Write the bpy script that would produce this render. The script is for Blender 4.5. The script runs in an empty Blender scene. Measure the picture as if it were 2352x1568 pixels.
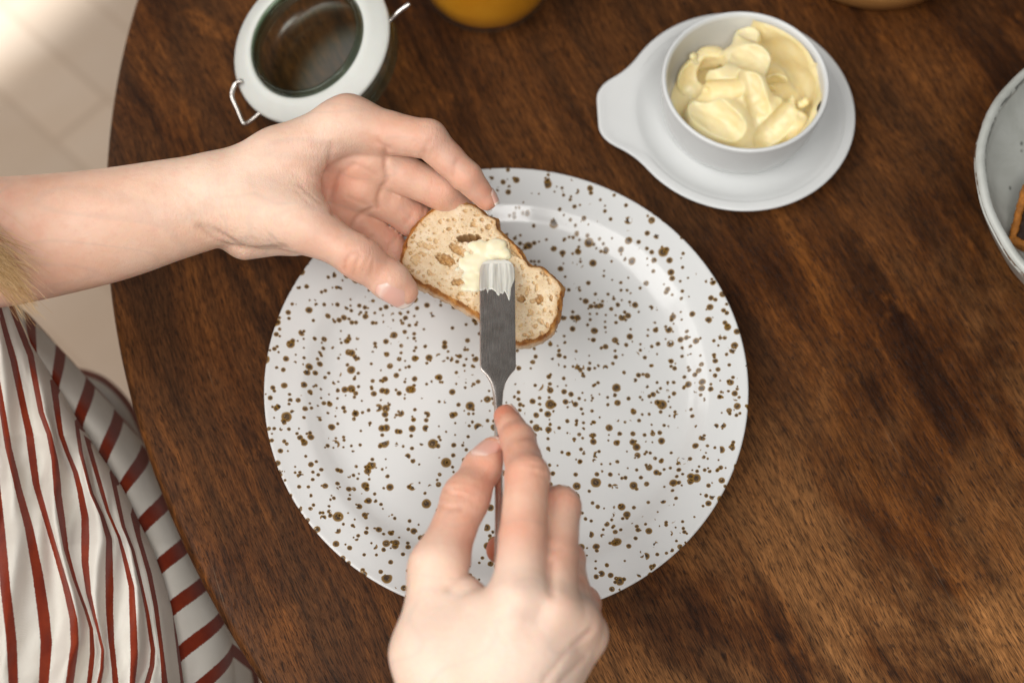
import bpy, math, random
import numpy as np
from mathutils import Vector, Matrix

# ------------------------------------------------------------------ camera, light, exposure
scene = bpy.context.scene
W, H = 2352.0, 1568.0                       # sheet on which image measurements were taken
F = W * 50.0 / 36.0                         # 50 mm lens on a 36 mm sensor
EL = math.radians(66.0)                     # camera looks 66 degrees below the horizon
CAM = np.array([0.00266, -0.29489, 0.75])   # table top is z = 0, metres
FW = np.array([0, math.cos(EL), -math.sin(EL)])
UP = np.array([0, math.sin(EL), math.cos(EL)])
RT = np.array([1.0, 0, 0])

cam_data = bpy.data.cameras.new("camera")
cam = bpy.data.objects.new("camera", cam_data)
scene.collection.objects.link(cam)
cam.location = CAM
cam.rotation_euler = (math.radians(90) - EL, 0, 0)
cam_data.sensor_width = 36.0
cam_data.lens = 50.0
cam_data.clip_start = 0.01
cam_data.clip_end = 50.0
cam_data.dof.use_dof = True
cam_data.dof.focus_distance = 0.745
cam_data.dof.aperture_fstop = 4.4
cam_data.dof.aperture_blades = 9
scene.camera = cam

world = bpy.data.worlds.new("World")
scene.world = world
world.use_nodes = True
bg = world.node_tree.nodes["Background"]
bg.inputs[0].default_value = (1.0, 0.97, 0.94, 1)
bg.inputs[1].default_value = 0.13

def area_light(name, loc, target, size, size_y, power, color):
    l = bpy.data.lights.new(name, 'AREA')
    l.shape = 'RECTANGLE'; l.size = size; l.size_y = size_y
    l.energy = power; l.color = color
    o = bpy.data.objects.new(name, l)
    scene.collection.objects.link(o)
    o.location = loc
    d = Vector(target) - Vector(loc)
    o.rotation_euler = d.to_track_quat('-Z', 'Y').to_euler()
    return o

area_light("window_light", (-0.90, -0.42, 1.35), (0.0, 0.02, 0.0), 1.15, 1.05, 19.5, (1.0, 0.985, 0.955))
area_light("room_light", (0.12, -0.58, 1.15), (0.0, -0.05, 0.0), 0.50, 0.42, 7.8, (1.0, 0.985, 0.955))
area_light("floor_fill_light", (-1.7, 0.75, 1.55), (-0.55, 0.45, -0.6), 1.0, 0.9, 9, (1.0, 0.985, 0.96))  # added fill lamp, brightens the floor left of the table

def spot_light(name, loc, target, angle, blend, power, color, radius):
    l = bpy.data.lights.new(name, 'SPOT')
    l.energy = power; l.color = color
    l.spot_size = math.radians(angle); l.spot_blend = blend; l.shadow_soft_size = radius
    o = bpy.data.objects.new(name, l)
    scene.collection.objects.link(o)
    o.location = loc
    o.rotation_euler = (Vector(target) - Vector(loc)).to_track_quat('-Z', 'Y').to_euler()
    return o

# direct sun on the floor beyond the table, falling through a window out of frame
SUN_C = (-1.56, 1.58)
spot_light("sun_on_floor", (SUN_C[0], SUN_C[1], 2.6), (SUN_C[0], SUN_C[1], -0.74), 41.0, 0.05, 700, (0.92, 0.97, 1.0), 0.05)

scene.view_settings.view_transform = 'Standard'
scene.view_settings.look = 'None'
scene.view_settings.exposure = 0.0
scene.view_settings.gamma = 1.0
scene.view_settings.use_curve_mapping = False
scene.cycles.use_denoising = True
scene.cycles.max_bounces = 10
scene.cycles.transparent_max_bounces = 12
scene.cycles.sample_clamp_indirect = 6.0

# ------------------------------------------------------------------ helpers
rng = np.random.default_rng(7)
random.seed(7)

def ray(px, py):
    return FW + RT * ((px - W / 2) / F) - UP * ((py - H / 2) / F)

def at(px, py, z):
    """world point at height z seen at image position px, py"""
    r = ray(px, py)
    return CAM + r * ((CAM[2] - z) / -r[2])

def on_plane(px, py, o, n):
    r = ray(px, py)
    return CAM + r * (((o - CAM) @ n) / (r @ n))

def unit(v):
    v = np.asarray(v, float)
    return v / np.linalg.norm(v)

COL = scene.collection
def link(name, me, mat=None, parent=None, smooth=True):
    o = bpy.data.objects.new(name, me)
    COL.objects.link(o)
    if mat is not None:
        me.materials.append(mat)
    if smooth and len(me.polygons):
        me.polygons.foreach_set("use_smooth", np.ones(len(me.polygons), bool))
    if parent is not None:
        o.parent = parent
    return o

def mesh(name, verts, faces):
    me = bpy.data.meshes.new(name)
    v = np.asarray(verts, np.float32)
    if isinstance(faces, np.ndarray) and faces.ndim == 2:
        n, k = faces.shape
        me.vertices.add(len(v)); me.vertices.foreach_set("co", v.ravel())
        me.loops.add(n * k); me.loops.foreach_set("vertex_index", faces.astype(np.int32).ravel())
        me.polygons.add(n)
        me.polygons.foreach_set("loop_start", np.arange(0, n * k, k, dtype=np.int32))
        me.update(calc_edges=True); me.validate()
    else:
        me.from_pydata([tuple(map(float, x)) for x in v], [], faces)
        me.update()
    return me

def empty(name, loc=(0, 0, 0)):
    o = bpy.data.objects.new(name, None)
    COL.objects.link(o); o.location = loc; o.empty_display_size = 0.02
    return o

def tag(o, label=None, cat=None, group=None, kind=None):
    if label: o["label"] = label
    if cat: o["category"] = cat
    if group: o["group"] = group
    if kind: o["kind"] = kind
    return o

def lathe(name, prof, seg=96, closed=False, rfun=None):
    """revolve (r, z) profile about z"""
    prof = np.asarray(prof, float)
    m = len(prof)
    a = np.linspace(0, 2 * np.pi, seg, endpoint=False)
    vs = np.zeros((seg, m, 3))
    vs[:, :, 0] = prof[None, :, 0] * np.cos(a)[:, None]
    vs[:, :, 1] = prof[None, :, 0] * np.sin(a)[:, None]
    vs[:, :, 2] = prof[None, :, 1]
    i = np.arange(seg)[:, None]; j = np.arange(m if closed else m - 1)[None, :]
    i2 = (i + 1) % seg; j2 = (j + 1) % m
    f = np.stack([i * m + j, i2 * m + j, i2 * m + j2, i * m + j2], -1).reshape(-1, 4)
    me = mesh(name, vs.reshape(-1, 3), f)
    import bmesh
    b = bmesh.new(); b.from_mesh(me)
    bmesh.ops.remove_doubles(b, verts=b.verts, dist=1e-6)
    bmesh.ops.dissolve_degenerate(b, edges=b.edges, dist=1e-7)
    bmesh.ops.recalc_face_normals(b, faces=b.faces)
    b.to_mesh(me); b.free()
    return me

def spline(pts, n):
    """Catmull-Rom through pts, n samples"""
    p = np.asarray(pts, float)
    p = np.vstack([2 * p[0] - p[1], p, 2 * p[-1] - p[-2]])
    t = np.linspace(0, len(p) - 3 - 1e-9, n)
    k = t.astype(int); u = (t - k)[:, None]
    a, b, c, d = p[k], p[k + 1], p[k + 2], p[k + 3]
    return 0.5 * (2 * b + (c - a) * u + (2 * a - 5 * b + 4 * c - d) * u**2 + (3 * b - a - 3 * c + d) * u**3)

def tube(path, rad, sides=8, cap=True):
    path = np.asarray(path, float); n = len(path)
    rad = np.broadcast_to(np.asarray(rad, float), (n,))
    tan = np.gradient(path, axis=0); tan /= np.linalg.norm(tan, axis=1)[:, None] + 1e-12
    ref = np.array([0.13, 0.27, 0.95])
    vs = []
    for i in range(n):
        u = unit(np.cross(tan[i], ref)); v = np.cross(tan[i], u)
        a = np.linspace(0, 2 * np.pi, sides, endpoint=False)
        vs.append(path[i] + rad[i] * (np.cos(a)[:, None] * u + np.sin(a)[:, None] * v))
    vs = np.vstack(vs); fs = []
    for i in range(n - 1):
        for k in range(sides):
            k2 = (k + 1) % sides
            fs.append([i * sides + k, i * sides + k2, (i + 1) * sides + k2, (i + 1) * sides + k])
    if cap:
        fs.append(list(range(sides))[::-1]); fs.append([(n - 1) * sides + k for k in range(sides)])
    return vs, fs

# ---- implicit surfaces: distance fields meshed with surface nets
def smin(a, b, k):
    h = np.maximum(k - np.abs(a - b), 0) / k
    return np.minimum(a, b) - h * h * k * 0.25

def smax(a, b, k):
    return -smin(-a, -b, k)

def cone(p, a, b, ra, rb, flat=1.0, n=None):
    ba = b - a
    w = p - a
    h = np.clip((w @ ba) / (ba @ ba), 0, 1)
    w = w - h[:, None] * ba
    r = ra + (rb - ra) * h
    if n is not None and flat != 1.0:
        q = w @ n
        l2 = np.einsum('ij,ij->i', w, w) - q * q
        return (np.sqrt(np.maximum(l2, 0) + (q / flat) ** 2) - r) * min(1.0, flat) if flat < 1 else np.sqrt(np.maximum(l2, 0) + (q / flat) ** 2) - r
    return np.sqrt(np.einsum('ij,ij->i', w, w)) - r

def surface_nets(D, o, h):
    S = D < 0
    nx, ny, nz = D.shape
    c = np.zeros((nx - 1, ny - 1, nz - 1), np.uint8)
    for dx in (0, 1):
        for dy in (0, 1):
            for dz in (0, 1):
                c += S[dx:nx - 1 + dx, dy:ny - 1 + dy, dz:nz - 1 + dz]
    cells = np.argwhere((c > 0) & (c < 8))
    idx = np.full(c.shape, -1, np.int64)
    idx[tuple(cells.T)] = np.arange(len(cells))
    acc = np.zeros((len(cells), 3)); cnt = np.zeros(len(cells))
    corner = [(i, j, k) for i in (0, 1) for j in (0, 1) for k in (0, 1)]
    vals = {q: D[cells[:, 0] + q[0], cells[:, 1] + q[1], cells[:, 2] + q[2]] for q in corner}
    for q in corner:
        for ax in range(3):
            if q[ax] == 0:
                q2 = list(q); q2[ax] = 1; q2 = tuple(q2)
                v0, v1 = vals[q], vals[q2]
                m = (v0 < 0) != (v1 < 0)
                t = v0[m] / (v0[m] - v1[m])
                pos = np.tile(np.array(q, float), (m.sum(), 1)); pos[:, ax] = t
                acc[m] += pos; cnt[m] += 1
    V = o + h * (cells + acc / cnt[:, None])
    faces = []
    for ax in range(3):
        a1, a2 = (ax + 1) % 3, (ax + 2) % 3
        sl0 = [slice(None)] * 3; sl1 = [slice(None)] * 3
        sl0[ax] = slice(0, -1); sl1[ax] = slice(1, None)
        for s in (sl0, sl1):
            s[a1] = slice(1, -1); s[a2] = slice(1, -1)
        A, B = S[tuple(sl0)], S[tuple(sl1)]
        e = np.argwhere(A != B)
        flip = A[tuple(e.T)]
        e[:, a1] += 1; e[:, a2] += 1
        def cell(d1, d2):
            q = e.copy(); q[:, a1] -= d1; q[:, a2] -= d2
            return idx[tuple(q.T)]
        quad = np.stack([cell(1, 1), cell(0, 1), cell(0, 0), cell(1, 0)], 1)
        quad[~flip] = quad[~flip][:, ::-1]
        faces.append(quad)
    Fq = np.vstack(faces)
    return V, Fq[(Fq >= 0).all(1)]

def relax(V, Fq, it=2, lam=0.5):
    e = np.vstack([Fq[:, [0, 1]], Fq[:, [1, 2]], Fq[:, [2, 3]], Fq[:, [3, 0]]])
    deg = np.bincount(e.ravel(), minlength=len(V))[:, None]
    for _ in range(it):
        s = np.zeros_like(V)
        for k in range(3):
            s[:, k] = np.bincount(e[:, 0], V[e[:, 1], k], len(V)) + np.bincount(e[:, 1], V[e[:, 0], k], len(V))
        V = V + lam * (s / np.maximum(deg, 1) - V)
    return V

def field_mesh(fn, lo, hi, h, smooth=2, block=5):
    lo = np.asarray(lo, float); hi = np.asarray(hi, float)
    nb = np.ceil((hi - lo) / (h * block)).astype(int)
    n = nb * block
    g = np.stack(np.meshgrid(*[np.arange(k) for k in nb], indexing='ij'), -1).reshape(-1, 3)
    cen = lo + (g + 0.5) * (h * block) - 0.5 * h
    dc = fn(cen)
    act = np.abs(dc) < h * block * 1.35
    D = np.ones(n, np.float32)
    D6 = D.reshape(nb[0], block, nb[1], block, nb[2], block)
    D6 *= np.where(dc < 0, -1.0, 1.0).reshape(nb[0], 1, nb[1], 1, nb[2], 1).astype(np.float32)
    ga = g[act]
    off = np.stack(np.meshgrid(*[np.arange(block)] * 3, indexing='ij'), -1).reshape(-1, 3)
    for s in range(0, len(ga), 4000):
        q = ga[s:s + 4000]
        ii = (q[:, None, :] * block + off[None]).reshape(-1, 3)
        D[tuple(ii.T)] = fn(lo + ii * h)
    V, Fq = surface_nets(D, lo, h)
    return relax(V, Fq, smooth), Fq

def set_attr(me, name, val):
    a = me.attributes.new(name, 'FLOAT', 'POINT')
    a.data.foreach_set("value", np.asarray(val, np.float32))

def set_uv(me, uv):
    l = me.uv_layers.new(name="UVMap")
    vi = np.zeros(len(me.loops), np.int32); me.loops.foreach_get("vertex_index", vi)
    l.data.foreach_set("uv", np.asarray(uv, np.float32)[vi].ravel())

# ------------------------------------------------------------------ materials
class NT:
    def __init__(s, name):
        s.m = bpy.data.materials.new(name); s.m.use_nodes = True
        s.t = s.m.node_tree; s.b = s.t.nodes["Principled BSDF"]; s.out = s.t.nodes["Material Output"]
    def n(s, t, **kw):
        x = s.t.nodes.new(t)
        for k, v in kw.items():
            if k.startswith('i_'):
                x.inputs[k[2:].replace('_', ' ')].default_value = v
            else:
                setattr(x, k, v)
        return x
    def l(s, a, b): s.t.links.new(a, b)
    def coord(s, kind='Object', scale=(1, 1, 1), rot=(0, 0, 0), loc=(0, 0, 0)):
        c = s.n('ShaderNodeTexCoord'); m = s.n('ShaderNodeMapping')
        m.inputs['Scale'].default_value = scale; m.inputs['Rotation'].default_value = rot; m.inputs['Location'].default_value = loc
        s.l(c.outputs[kind], m.inputs['Vector']); return m.outputs['Vector']
    def noise(s, vec, scale, detail=4, rough=0.5, dist=0.0):
        x = s.n('ShaderNodeTexNoise'); x.inputs['Scale'].default_value = scale; x.inputs['Detail'].default_value = detail
        x.inputs['Roughness'].default_value = rough; x.inputs['Distortion'].default_value = dist
        s.l(vec, x.inputs['Vector']); return x.outputs['Fac']
    def ramp(s, fac, stops):
        r = s.n('ShaderNodeValToRGB'); e = r.color_ramp.elements
        while len(e) < len(stops): e.new(0.5)
        for x, (p, c) in zip(e, stops):
            x.position = p; x.color = (*c, 1) if len(c) == 3 else c
        s.l(fac, r.inputs['Fac']); return r.outputs['Color']
    def maprange(s, v, a, b, c=0.0, d=1.0, smooth=True):
        r = s.n('ShaderNodeMapRange'); r.interpolation_type = 'SMOOTHSTEP' if smooth else 'LINEAR'
        r.inputs['From Min'].default_value = a; r.inputs['From Max'].default_value = b
        r.inputs['To Min'].default_value = c; r.inputs['To Max'].default_value = d
        s.l(v, r.inputs['Value']); return r.outputs['Result']
    def math(s, op, a, b=None):
        x = s.n('ShaderNodeMath', operation=op)
        for i, v in enumerate((a, b)):
            if v is None: continue
            if isinstance(v, (int, float)): x.inputs[i].default_value = v
            else: s.l(v, x.inputs[i])
        return x.outputs[0]
    def mix(s, f, a, b, mode='MIX'):
        x = s.n('ShaderNodeMix', data_type='RGBA', blend_type=mode)
        for sock, v in ((x.inputs[0], f), (x.inputs[6], a), (x.inputs[7], b)):
            if isinstance(v, (int, float)): sock.default_value = v
            elif isinstance(v, tuple): sock.default_value = (*v, 1) if len(v) == 3 else v
            else: s.l(v, sock)
        return x.outputs[2]
    def attr(s, name):
        a = s.n('ShaderNodeAttribute'); a.attribute_name = name; return a.outputs['Fac']
    def bump(s, h, strength, dist, normal=None):
        b = s.n('ShaderNodeBump'); b.inputs['Strength'].default_value = strength; b.inputs['Distance'].default_value = dist
        s.l(h, b.inputs['Height'])
        if normal is not None: s.l(normal, b.inputs['Normal'])
        return b.outputs['Normal']
    def set(s, **kw):
        for k, v in kw.items():
            sock = s.b.inputs[k.replace('_', ' ')]
            if isinstance(v, (int, float)): sock.default_value = v
            elif isinstance(v, tuple): sock.default_value = (*v, 1) if (len(v) == 3 and sock.type == 'RGBA') else v
            else: s.l(v, sock)
        return s

def mat_wood():
    s = NT("dark_wood")
    ang = math.radians(25)
    base = s.coord(rot=(0, 0, -ang))                      # grain runs along local y
    def sc(v, x, y, z=1):
        m = s.n('ShaderNodeMapping'); m.inputs['Scale'].default_value = (x, y, z); s.l(v, m.inputs['Vector']); return m.outputs['Vector']
    warp = s.n('ShaderNodeVectorMath', operation='ADD')
    nz = s.n('ShaderNodeTexNoise'); nz.inputs['Scale'].default_value = 5.0; nz.inputs['Detail'].default_value = 2
    s.l(base, nz.inputs['Vector'])
    wm = s.n('ShaderNodeVectorMath', operation='SCALE'); wm.inputs['Scale'].default_value = 0.03
    s.l(nz.outputs['Color'], wm.inputs[0]); s.l(base, warp.inputs[0]); s.l(wm.outputs[0], warp.inputs[1])
    g = warp.outputs[0]
    broad = s.noise(sc(g, 55, 4.5), 1.0, 5, 0.62, 0.5)
    patch = s.noise(sc(g, 11, 5), 1.0, 4, 0.6, 0.8)
    mid = s.noise(sc(g, 360, 26), 1.0, 4, 0.65, 0.3)
    fine = s.noise(sc(g, 1500, 120), 1.0, 3, 0.65, 0.2)
    pores = s.noise(sc(g, 1250, 150), 1.0, 2, 0.5, 0.3)
    col = s.ramp(broad, [(0.27, (0.014, 0.0048, 0.0020)), (0.44, (0.039, 0.0135, 0.0039)), (0.57, (0.080, 0.0275, 0.0065)), (0.75, (0.160, 0.058, 0.012))])
    col = s.mix(s.maprange(patch, 0.44, 0.70, 0, 0.52), col, (0.021, 0.0080, 0.0035))
    patch2 = s.noise(sc(g, 24, 7, 1), 1.3, 5, 0.7, 1.0)
    col = s.mix(s.maprange(patch2, 0.56, 0.74, 0, 0.55), col, (0.20, 0.070, 0.014))
    wear_sheen = s.noise(sc(base, 8, 5), 1.0, 5, 0.65, 0.5)     # rubbed varnish plus painted-in sheen, both towards one side of the table
    geo = s.n('ShaderNodeSeparateXYZ'); s.l(s.coord(), geo.inputs[0])
    side = s.math('SUBTRACT', s.math('MULTIPLY', geo.outputs[0], 0.8), s.math('MULTIPLY', geo.outputs[1], 1.0))
    wmask = s.math('MULTIPLY', s.maprange(side, -0.02, 0.26, 0.12, 1), s.maprange(wear_sheen, 0.36, 0.60))
    col = s.mix(s.math('MULTIPLY', wmask, 0.84), col, (0.300, 0.142, 0.050))
    grain = s.math('ADD', s.math('MULTIPLY', fine, 0.6), s.math('MULTIPLY', mid, 0.4))
    col = s.mix(s.maprange(grain, 0.34, 0.66), s.mix(1.0, col, (0.40, 0.36, 0.33), 'MULTIPLY'), s.mix(1.0, col, (1.85, 1.72, 1.55), 'MULTIPLY'))
    pm = s.maprange(pores, 0.58, 0.64)
    col = s.mix(s.math('MULTIPLY', pm, 0.65), col, (0.012, 0.005, 0.0025))
    scr = s.noise(sc(s.coord(rot=(0, 0, 1.2)), 14, 900), 1.0, 1, 0.3, 0.2)
    sm = s.math('MULTIPLY', s.maprange(scr, 0.735, 0.77), s.maprange(s.noise(base, 12, 2), 0.55, 0.62))
    col = s.mix(s.math('MULTIPLY', sm, 0.22), col, (0.30, 0.20, 0.12))
    s.set(Base_Color=col, Roughness=s.maprange(wear_sheen, 0.3, 0.7, 0.44, 0.60), Specular_IOR_Level=0.18)
    nb = s.bump(s.math('SUBTRACT', s.math('MULTIPLY', fine, 0.35), pm), 0.5, 0.00035)
    s.set(Normal=nb)
    return s.m

def mat_plain(name, col, rough=0.4, spec=0.5, noise=0.0, nscale=40, sss=0.0, metallic=0.0, bump=0.0, bscale=300, coat=0.0):
    s = NT(name)
    c = s.coord()
    if noise:
        f = s.noise(c, nscale, 5, 0.6)
        lo = tuple(x * (1 - noise) for x in col); hi = tuple(min(1, x * (1 + noise)) for x in col)
        s.set(Base_Color=s.ramp(f, [(0.3, lo), (0.7, hi)]))
    else:
        s.set(Base_Color=col)
    s.set(Roughness=rough, Specular_IOR_Level=spec, Metallic=metallic)
    if coat: s.set(Coat_Weight=coat, Coat_Roughness=0.08)
    if sss:
        s.set(Subsurface_Weight=sss, Subsurface_Radius=(1.0, 0.6, 0.3), Subsurface_Scale=0.004)
    if bump:
        s.set(Normal=s.bump(s.noise(c, bscale, 4, 0.6), 0.6, bump))
    return s.m

def mat_speckled():
    s = NT("speckled_glaze")
    c0 = s.coord()
    nz = s.n('ShaderNodeTexNoise'); nz.inputs['Scale'].default_value = 260; nz.inputs['Detail'].default_value = 2
    s.l(c0, nz.inputs['Vector'])
    sub = s.n('ShaderNodeVectorMath', operation='SUBTRACT'); s.l(nz.outputs['Color'], sub.inputs[0]); sub.inputs[1].default_value = (0.5, 0.5, 0.5)
    sca = s.n('ShaderNodeVectorMath', operation='SCALE'); s.l(sub.outputs[0], sca.inputs[0]); sca.inputs['Scale'].default_value = 0.0006
    add = s.n('ShaderNodeVectorMath', operation='ADD'); s.l(c0, add.inputs[0]); s.l(sca.outputs[0], add.inputs[1])
    flat = s.n('ShaderNodeVectorMath', operation='MULTIPLY'); s.l(add.outputs[0], flat.inputs[0]); flat.inputs[1].default_value = (1, 1, 0)
    col = s.mix(s.maprange(s.noise(c0, 14, 3), 0.35, 0.7, 0, 0.35), (0.69, 0.695, 0.69), (0.645, 0.65, 0.645))
    clump = s.noise(flat.outputs[0], 34, 4, 0.65)
    grain = s.noise(c0, 900, 2, 0.6)
    dark = s.ramp(grain, [(0.32, (0.016, 0.008, 0.003)), (0.55, (0.055, 0.025, 0.006)), (0.66, (0.18, 0.10, 0.03)), (0.76, (0.55, 0.46, 0.33))])
    rim = (0.25, 0.135, 0.022)
    for k, (scale, keep, rmin, rmax) in enumerate([(88, 0.58, 0.0011, 0.0031), (130, 0.50, 0.0010, 0.0021), (118, 0.38, 0.0009, 0.0022), (210, 0.25, 0.0006, 0.0012)]):
        off = s.n('ShaderNodeVectorMath', operation='ADD'); s.l(flat.outputs[0], off.inputs[0]); off.inputs[1].default_value = (0.37 * k, 0.11 * k, 0)
        v = s.n('ShaderNodeTexVoronoi'); v.voronoi_dimensions = '2D'; v.inputs['Scale'].default_value = scale
        s.l(off.outputs[0], v.inputs['Vector'])
        sep = s.n('ShaderNodeSeparateColor'); s.l(v.outputs['Color'], sep.inputs[0])
        on = s.math('LESS_THAN', s.math('SUBTRACT', sep.outputs[0], s.math('MULTIPLY', s.math('SUBTRACT', clump, 0.5), 1.9)), keep)
        sz = s.math('MULTIPLY', sep.outputs[1], sep.outputs[1])
        r = s.math('MULTIPLY', s.math('ADD', s.math('MULTIPLY', sz, rmax - rmin), rmin), scale)
        q = s.math('DIVIDE', v.outputs['Distance'], r)
        spot = s.math('MULTIPLY', s.maprange(q, 0.85, 1.08, 1, 0), on)
        core = s.maprange(q, 0.35, 0.90, 1, 0)
        sc_ = s.mix(core, rim, dark)
        col = s.mix(s.math('MULTIPLY', spot, 0.96), col, sc_)
    s.set(Base_Color=col, Roughness=0.14, Specular_IOR_Level=0.45)
    s.set(Normal=s.bump(s.noise(c0, 60, 2), 0.25, 0.0008))
    return s.m

def mat_skin():
    s = NT("skin")
    c = s.coord()
    flush_shade = s.attr("flush_shade")
    base = s.ramp(s.noise(c, 28, 4, 0.6), [(0.25, (0.755, 0.475, 0.335)), (0.5, (0.82, 0.57, 0.43)), (0.75, (0.86, 0.64, 0.505))])
    mott = s.noise(c, 130, 4, 0.65)
    base = s.mix(s.maprange(mott, 0.45, 0.72, 0, 0.26), base, (0.70, 0.37, 0.27))
    fl = s.math('MULTIPLY', flush_shade, s.maprange(s.noise(c, 70, 3), 0.3, 0.7, 0.9, 1.35))
    pale = s.math('MULTIPLY', s.attr('pale'), 0.6)
    base = s.mix(pale, base, (0.85, 0.685, 0.585))
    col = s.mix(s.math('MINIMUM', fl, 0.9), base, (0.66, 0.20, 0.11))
    vein = s.noise(s.coord(scale=(10, 26, 16)), 1.0, 2, 0.5, 0.6)
    vm = s.math('MULTIPLY', s.maprange(s.math('ABSOLUTE', s.math('SUBTRACT', vein, 0.5)), 0.0, 0.025, 1, 0), 0.13)
    col = s.mix(vm, col, (0.42, 0.36, 0.33))
    sp = s.n('ShaderNodeTexVoronoi'); sp.inputs['Scale'].default_value = 42; s.l(c, sp.inputs['Vector'])
    sep = s.n('ShaderNodeSeparateColor'); s.l(sp.outputs['Color'], sep.inputs[0])
    spot = s.math('MULTIPLY', s.maprange(sp.outputs['Distance'], 0.02, 0.055, 1, 0), s.math('LESS_THAN', sep.outputs[0], 0.16))
    col = s.mix(s.math('MULTIPLY', spot, 0.55), col, (0.55, 0.14, 0.10))
    s.set(Subsurface_Weight=0.5, Subsurface_Radius=(1.0, 0.35, 0.18), Subsurface_Scale=0.0028)
    v = s.n('ShaderNodeTexVoronoi'); v.inputs['Scale'].default_value = 900; v.feature = 'DISTANCE_TO_EDGE'; s.l(c, v.inputs['Vector'])
    fine = s.maprange(v.outputs['Distance'], 0.0, 0.12)
    n1 = s.bump(fine, 0.35, 0.00012)
    n2 = s.bump(s.noise(c, 260, 5, 0.65), 0.6, 0.0006, n1)
    wv = s.noise(s.coord(scale=(1.0, 0.28, 0.6), rot=(0, 0, 0.55)), 900, 3, 0.6, 0.4)
    wh = s.math('MULTIPLY', wv, s.attr("wrinkle"))
    n3 = s.bump(wh, 1.0, 0.0009, n2)
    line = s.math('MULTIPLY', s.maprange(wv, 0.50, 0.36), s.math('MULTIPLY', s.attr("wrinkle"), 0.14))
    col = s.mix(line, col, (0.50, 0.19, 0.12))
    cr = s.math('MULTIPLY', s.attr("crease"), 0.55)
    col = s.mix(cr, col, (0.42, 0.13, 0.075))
    s.set(Base_Color=col, Roughness=s.maprange(mott, 0.3, 0.7, 0.38, 0.54), Specular_IOR_Level=0.42)
    s.set(Normal=n3)
    return s.m

def mat_nail():
    s = NT("fingernail")
    uv = s.n('ShaderNodeUVMap'); x = s.n('ShaderNodeSeparateXYZ'); s.l(uv.outputs[0], x.inputs[0])
    v = x.outputs[1]
    col = s.ramp(v, [(0.0, (0.72, 0.42, 0.34)), (0.16, (0.78, 0.55, 0.47)), (0.3, (0.75, 0.43, 0.35)), (0.80, (0.76, 0.45, 0.37)), (0.86, (0.84, 0.70, 0.62)), (1.0, (0.86, 0.75, 0.68))])
    s.set(Base_Color=col, Roughness=0.28, Specular_IOR_Level=0.45, Subsurface_Weight=0.3, Subsurface_Radius=(1, .5, .3), Subsurface_Scale=0.001)
    m = s.n('ShaderNodeMapping'); m.inputs['Scale'].default_value = (40, 1.5, 1); s.l(uv.outputs[0], m.inputs['Vector'])
    s.set(Normal=s.bump(s.noise(m.outputs[0], 1.0, 2), 0.15, 0.0002))
    return s.m

def mat_shirt():
    s = NT("striped_cotton")
    uv = s.n('ShaderNodeUVMap'); x = s.n('ShaderNodeSeparateXYZ'); s.l(uv.outputs[0], x.inputs[0])
    wob = s.math('MULTIPLY', s.math('SUBTRACT', s.noise(s.coord(), 1400, 2), 0.5), 0.06)
    u = s.math('ADD', x.outputs[0], wob)
    d = s.math('ABSOLUTE', s.math('SUBTRACT', s.math('FRACT', s.math('ADD', u, 0.5)), 0.5))
    st = s.maprange(d, 0.165, 0.185, 1, 0)
    c = s.coord()
    white = s.ramp(s.noise(c, 60, 4, 0.6), [(0.3, (0.76, 0.72, 0.645)), (0.7, (0.82, 0.785, 0.715))])
    red = s.ramp(s.noise(c, 90, 4, 0.6), [(0.3, (0.19, 0.022, 0.009)), (0.7, (0.27, 0.038, 0.012))])
    col = s.mix(st, white, red)
    w = s.n('ShaderNodeTexWave'); w.inputs['Scale'].default_value = 1.0; w.inputs['Distortion'].default_value = 1.2; w.inputs['Detail'].default_value = 2
    m = s.n('ShaderNodeMapping'); m.inputs['Scale'].default_value = (700, 900, 700); m.inputs['Rotation'].default_value = (0.3, 0.2, 0.6); s.l(c, m.inputs['Vector']); s.l(m.outputs[0], w.inputs['Vector'])
    tw = w.outputs['Fac']
    col = s.mix(s.math('MULTIPLY', tw, 0.22), col, s.mix(1.0, col, (0.55, 0.53, 0.5), 'MULTIPLY'))
    s.set(Base_Color=col, Roughness=0.9, Specular_IOR_Level=0.15, Sheen_Weight=0.15, Sheen_Roughness=0.5)
    s.set(Normal=s.bump(tw, 0.4, 0.0003))
    return s.m

def mat_glass(name, col, rough=0.03, ior=1.5):
    """thin clear glass: passes light straight, mirrors by Fresnel"""
    s = NT(name)
    t = s.n('ShaderNodeBsdfTransparent'); t.inputs[0].default_value = (*col, 1)
    g = s.n('ShaderNodeBsdfGlossy'); g.inputs['Roughness'].default_value = rough; g.inputs['Color'].default_value = (0.95, 0.98, 0.95, 1)
    lw = s.n('ShaderNodeLayerWeight'); lw.inputs['Blend'].default_value = 0.5
    fac = s.math('ADD', s.math('MULTIPLY', s.math('POWER', lw.outputs['Facing'], 4.0), 0.75), 0.016)
    m = s.n('ShaderNodeMixShader'); s.l(fac, m.inputs[0]); s.l(t.outputs[0], m.inputs[1]); s.l(g.outputs[0], m.inputs[2])
    s.l(m.outputs[0], s.out.inputs['Surface'])
    return s.m

M = {}
M['wood'] = mat_wood()
M['speckled'] = mat_speckled()
M['skin'] = mat_skin()
M['nail'] = mat_nail()
M['shirt'] = mat_shirt()
M['porcelain'] = mat_plain("white_porcelain", (0.72, 0.73, 0.725), 0.22, 0.5, 0.015, 30)
M['seal'] = mat_plain("white_seal", (0.66, 0.67, 0.63), 0.42, 0.45, 0.03, 60, sss=0.15)
M['steel'] = mat_plain("wire_steel", (0.62, 0.58, 0.54), 0.28, 0.5, 0.08, 200, metallic=1.0)

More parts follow.
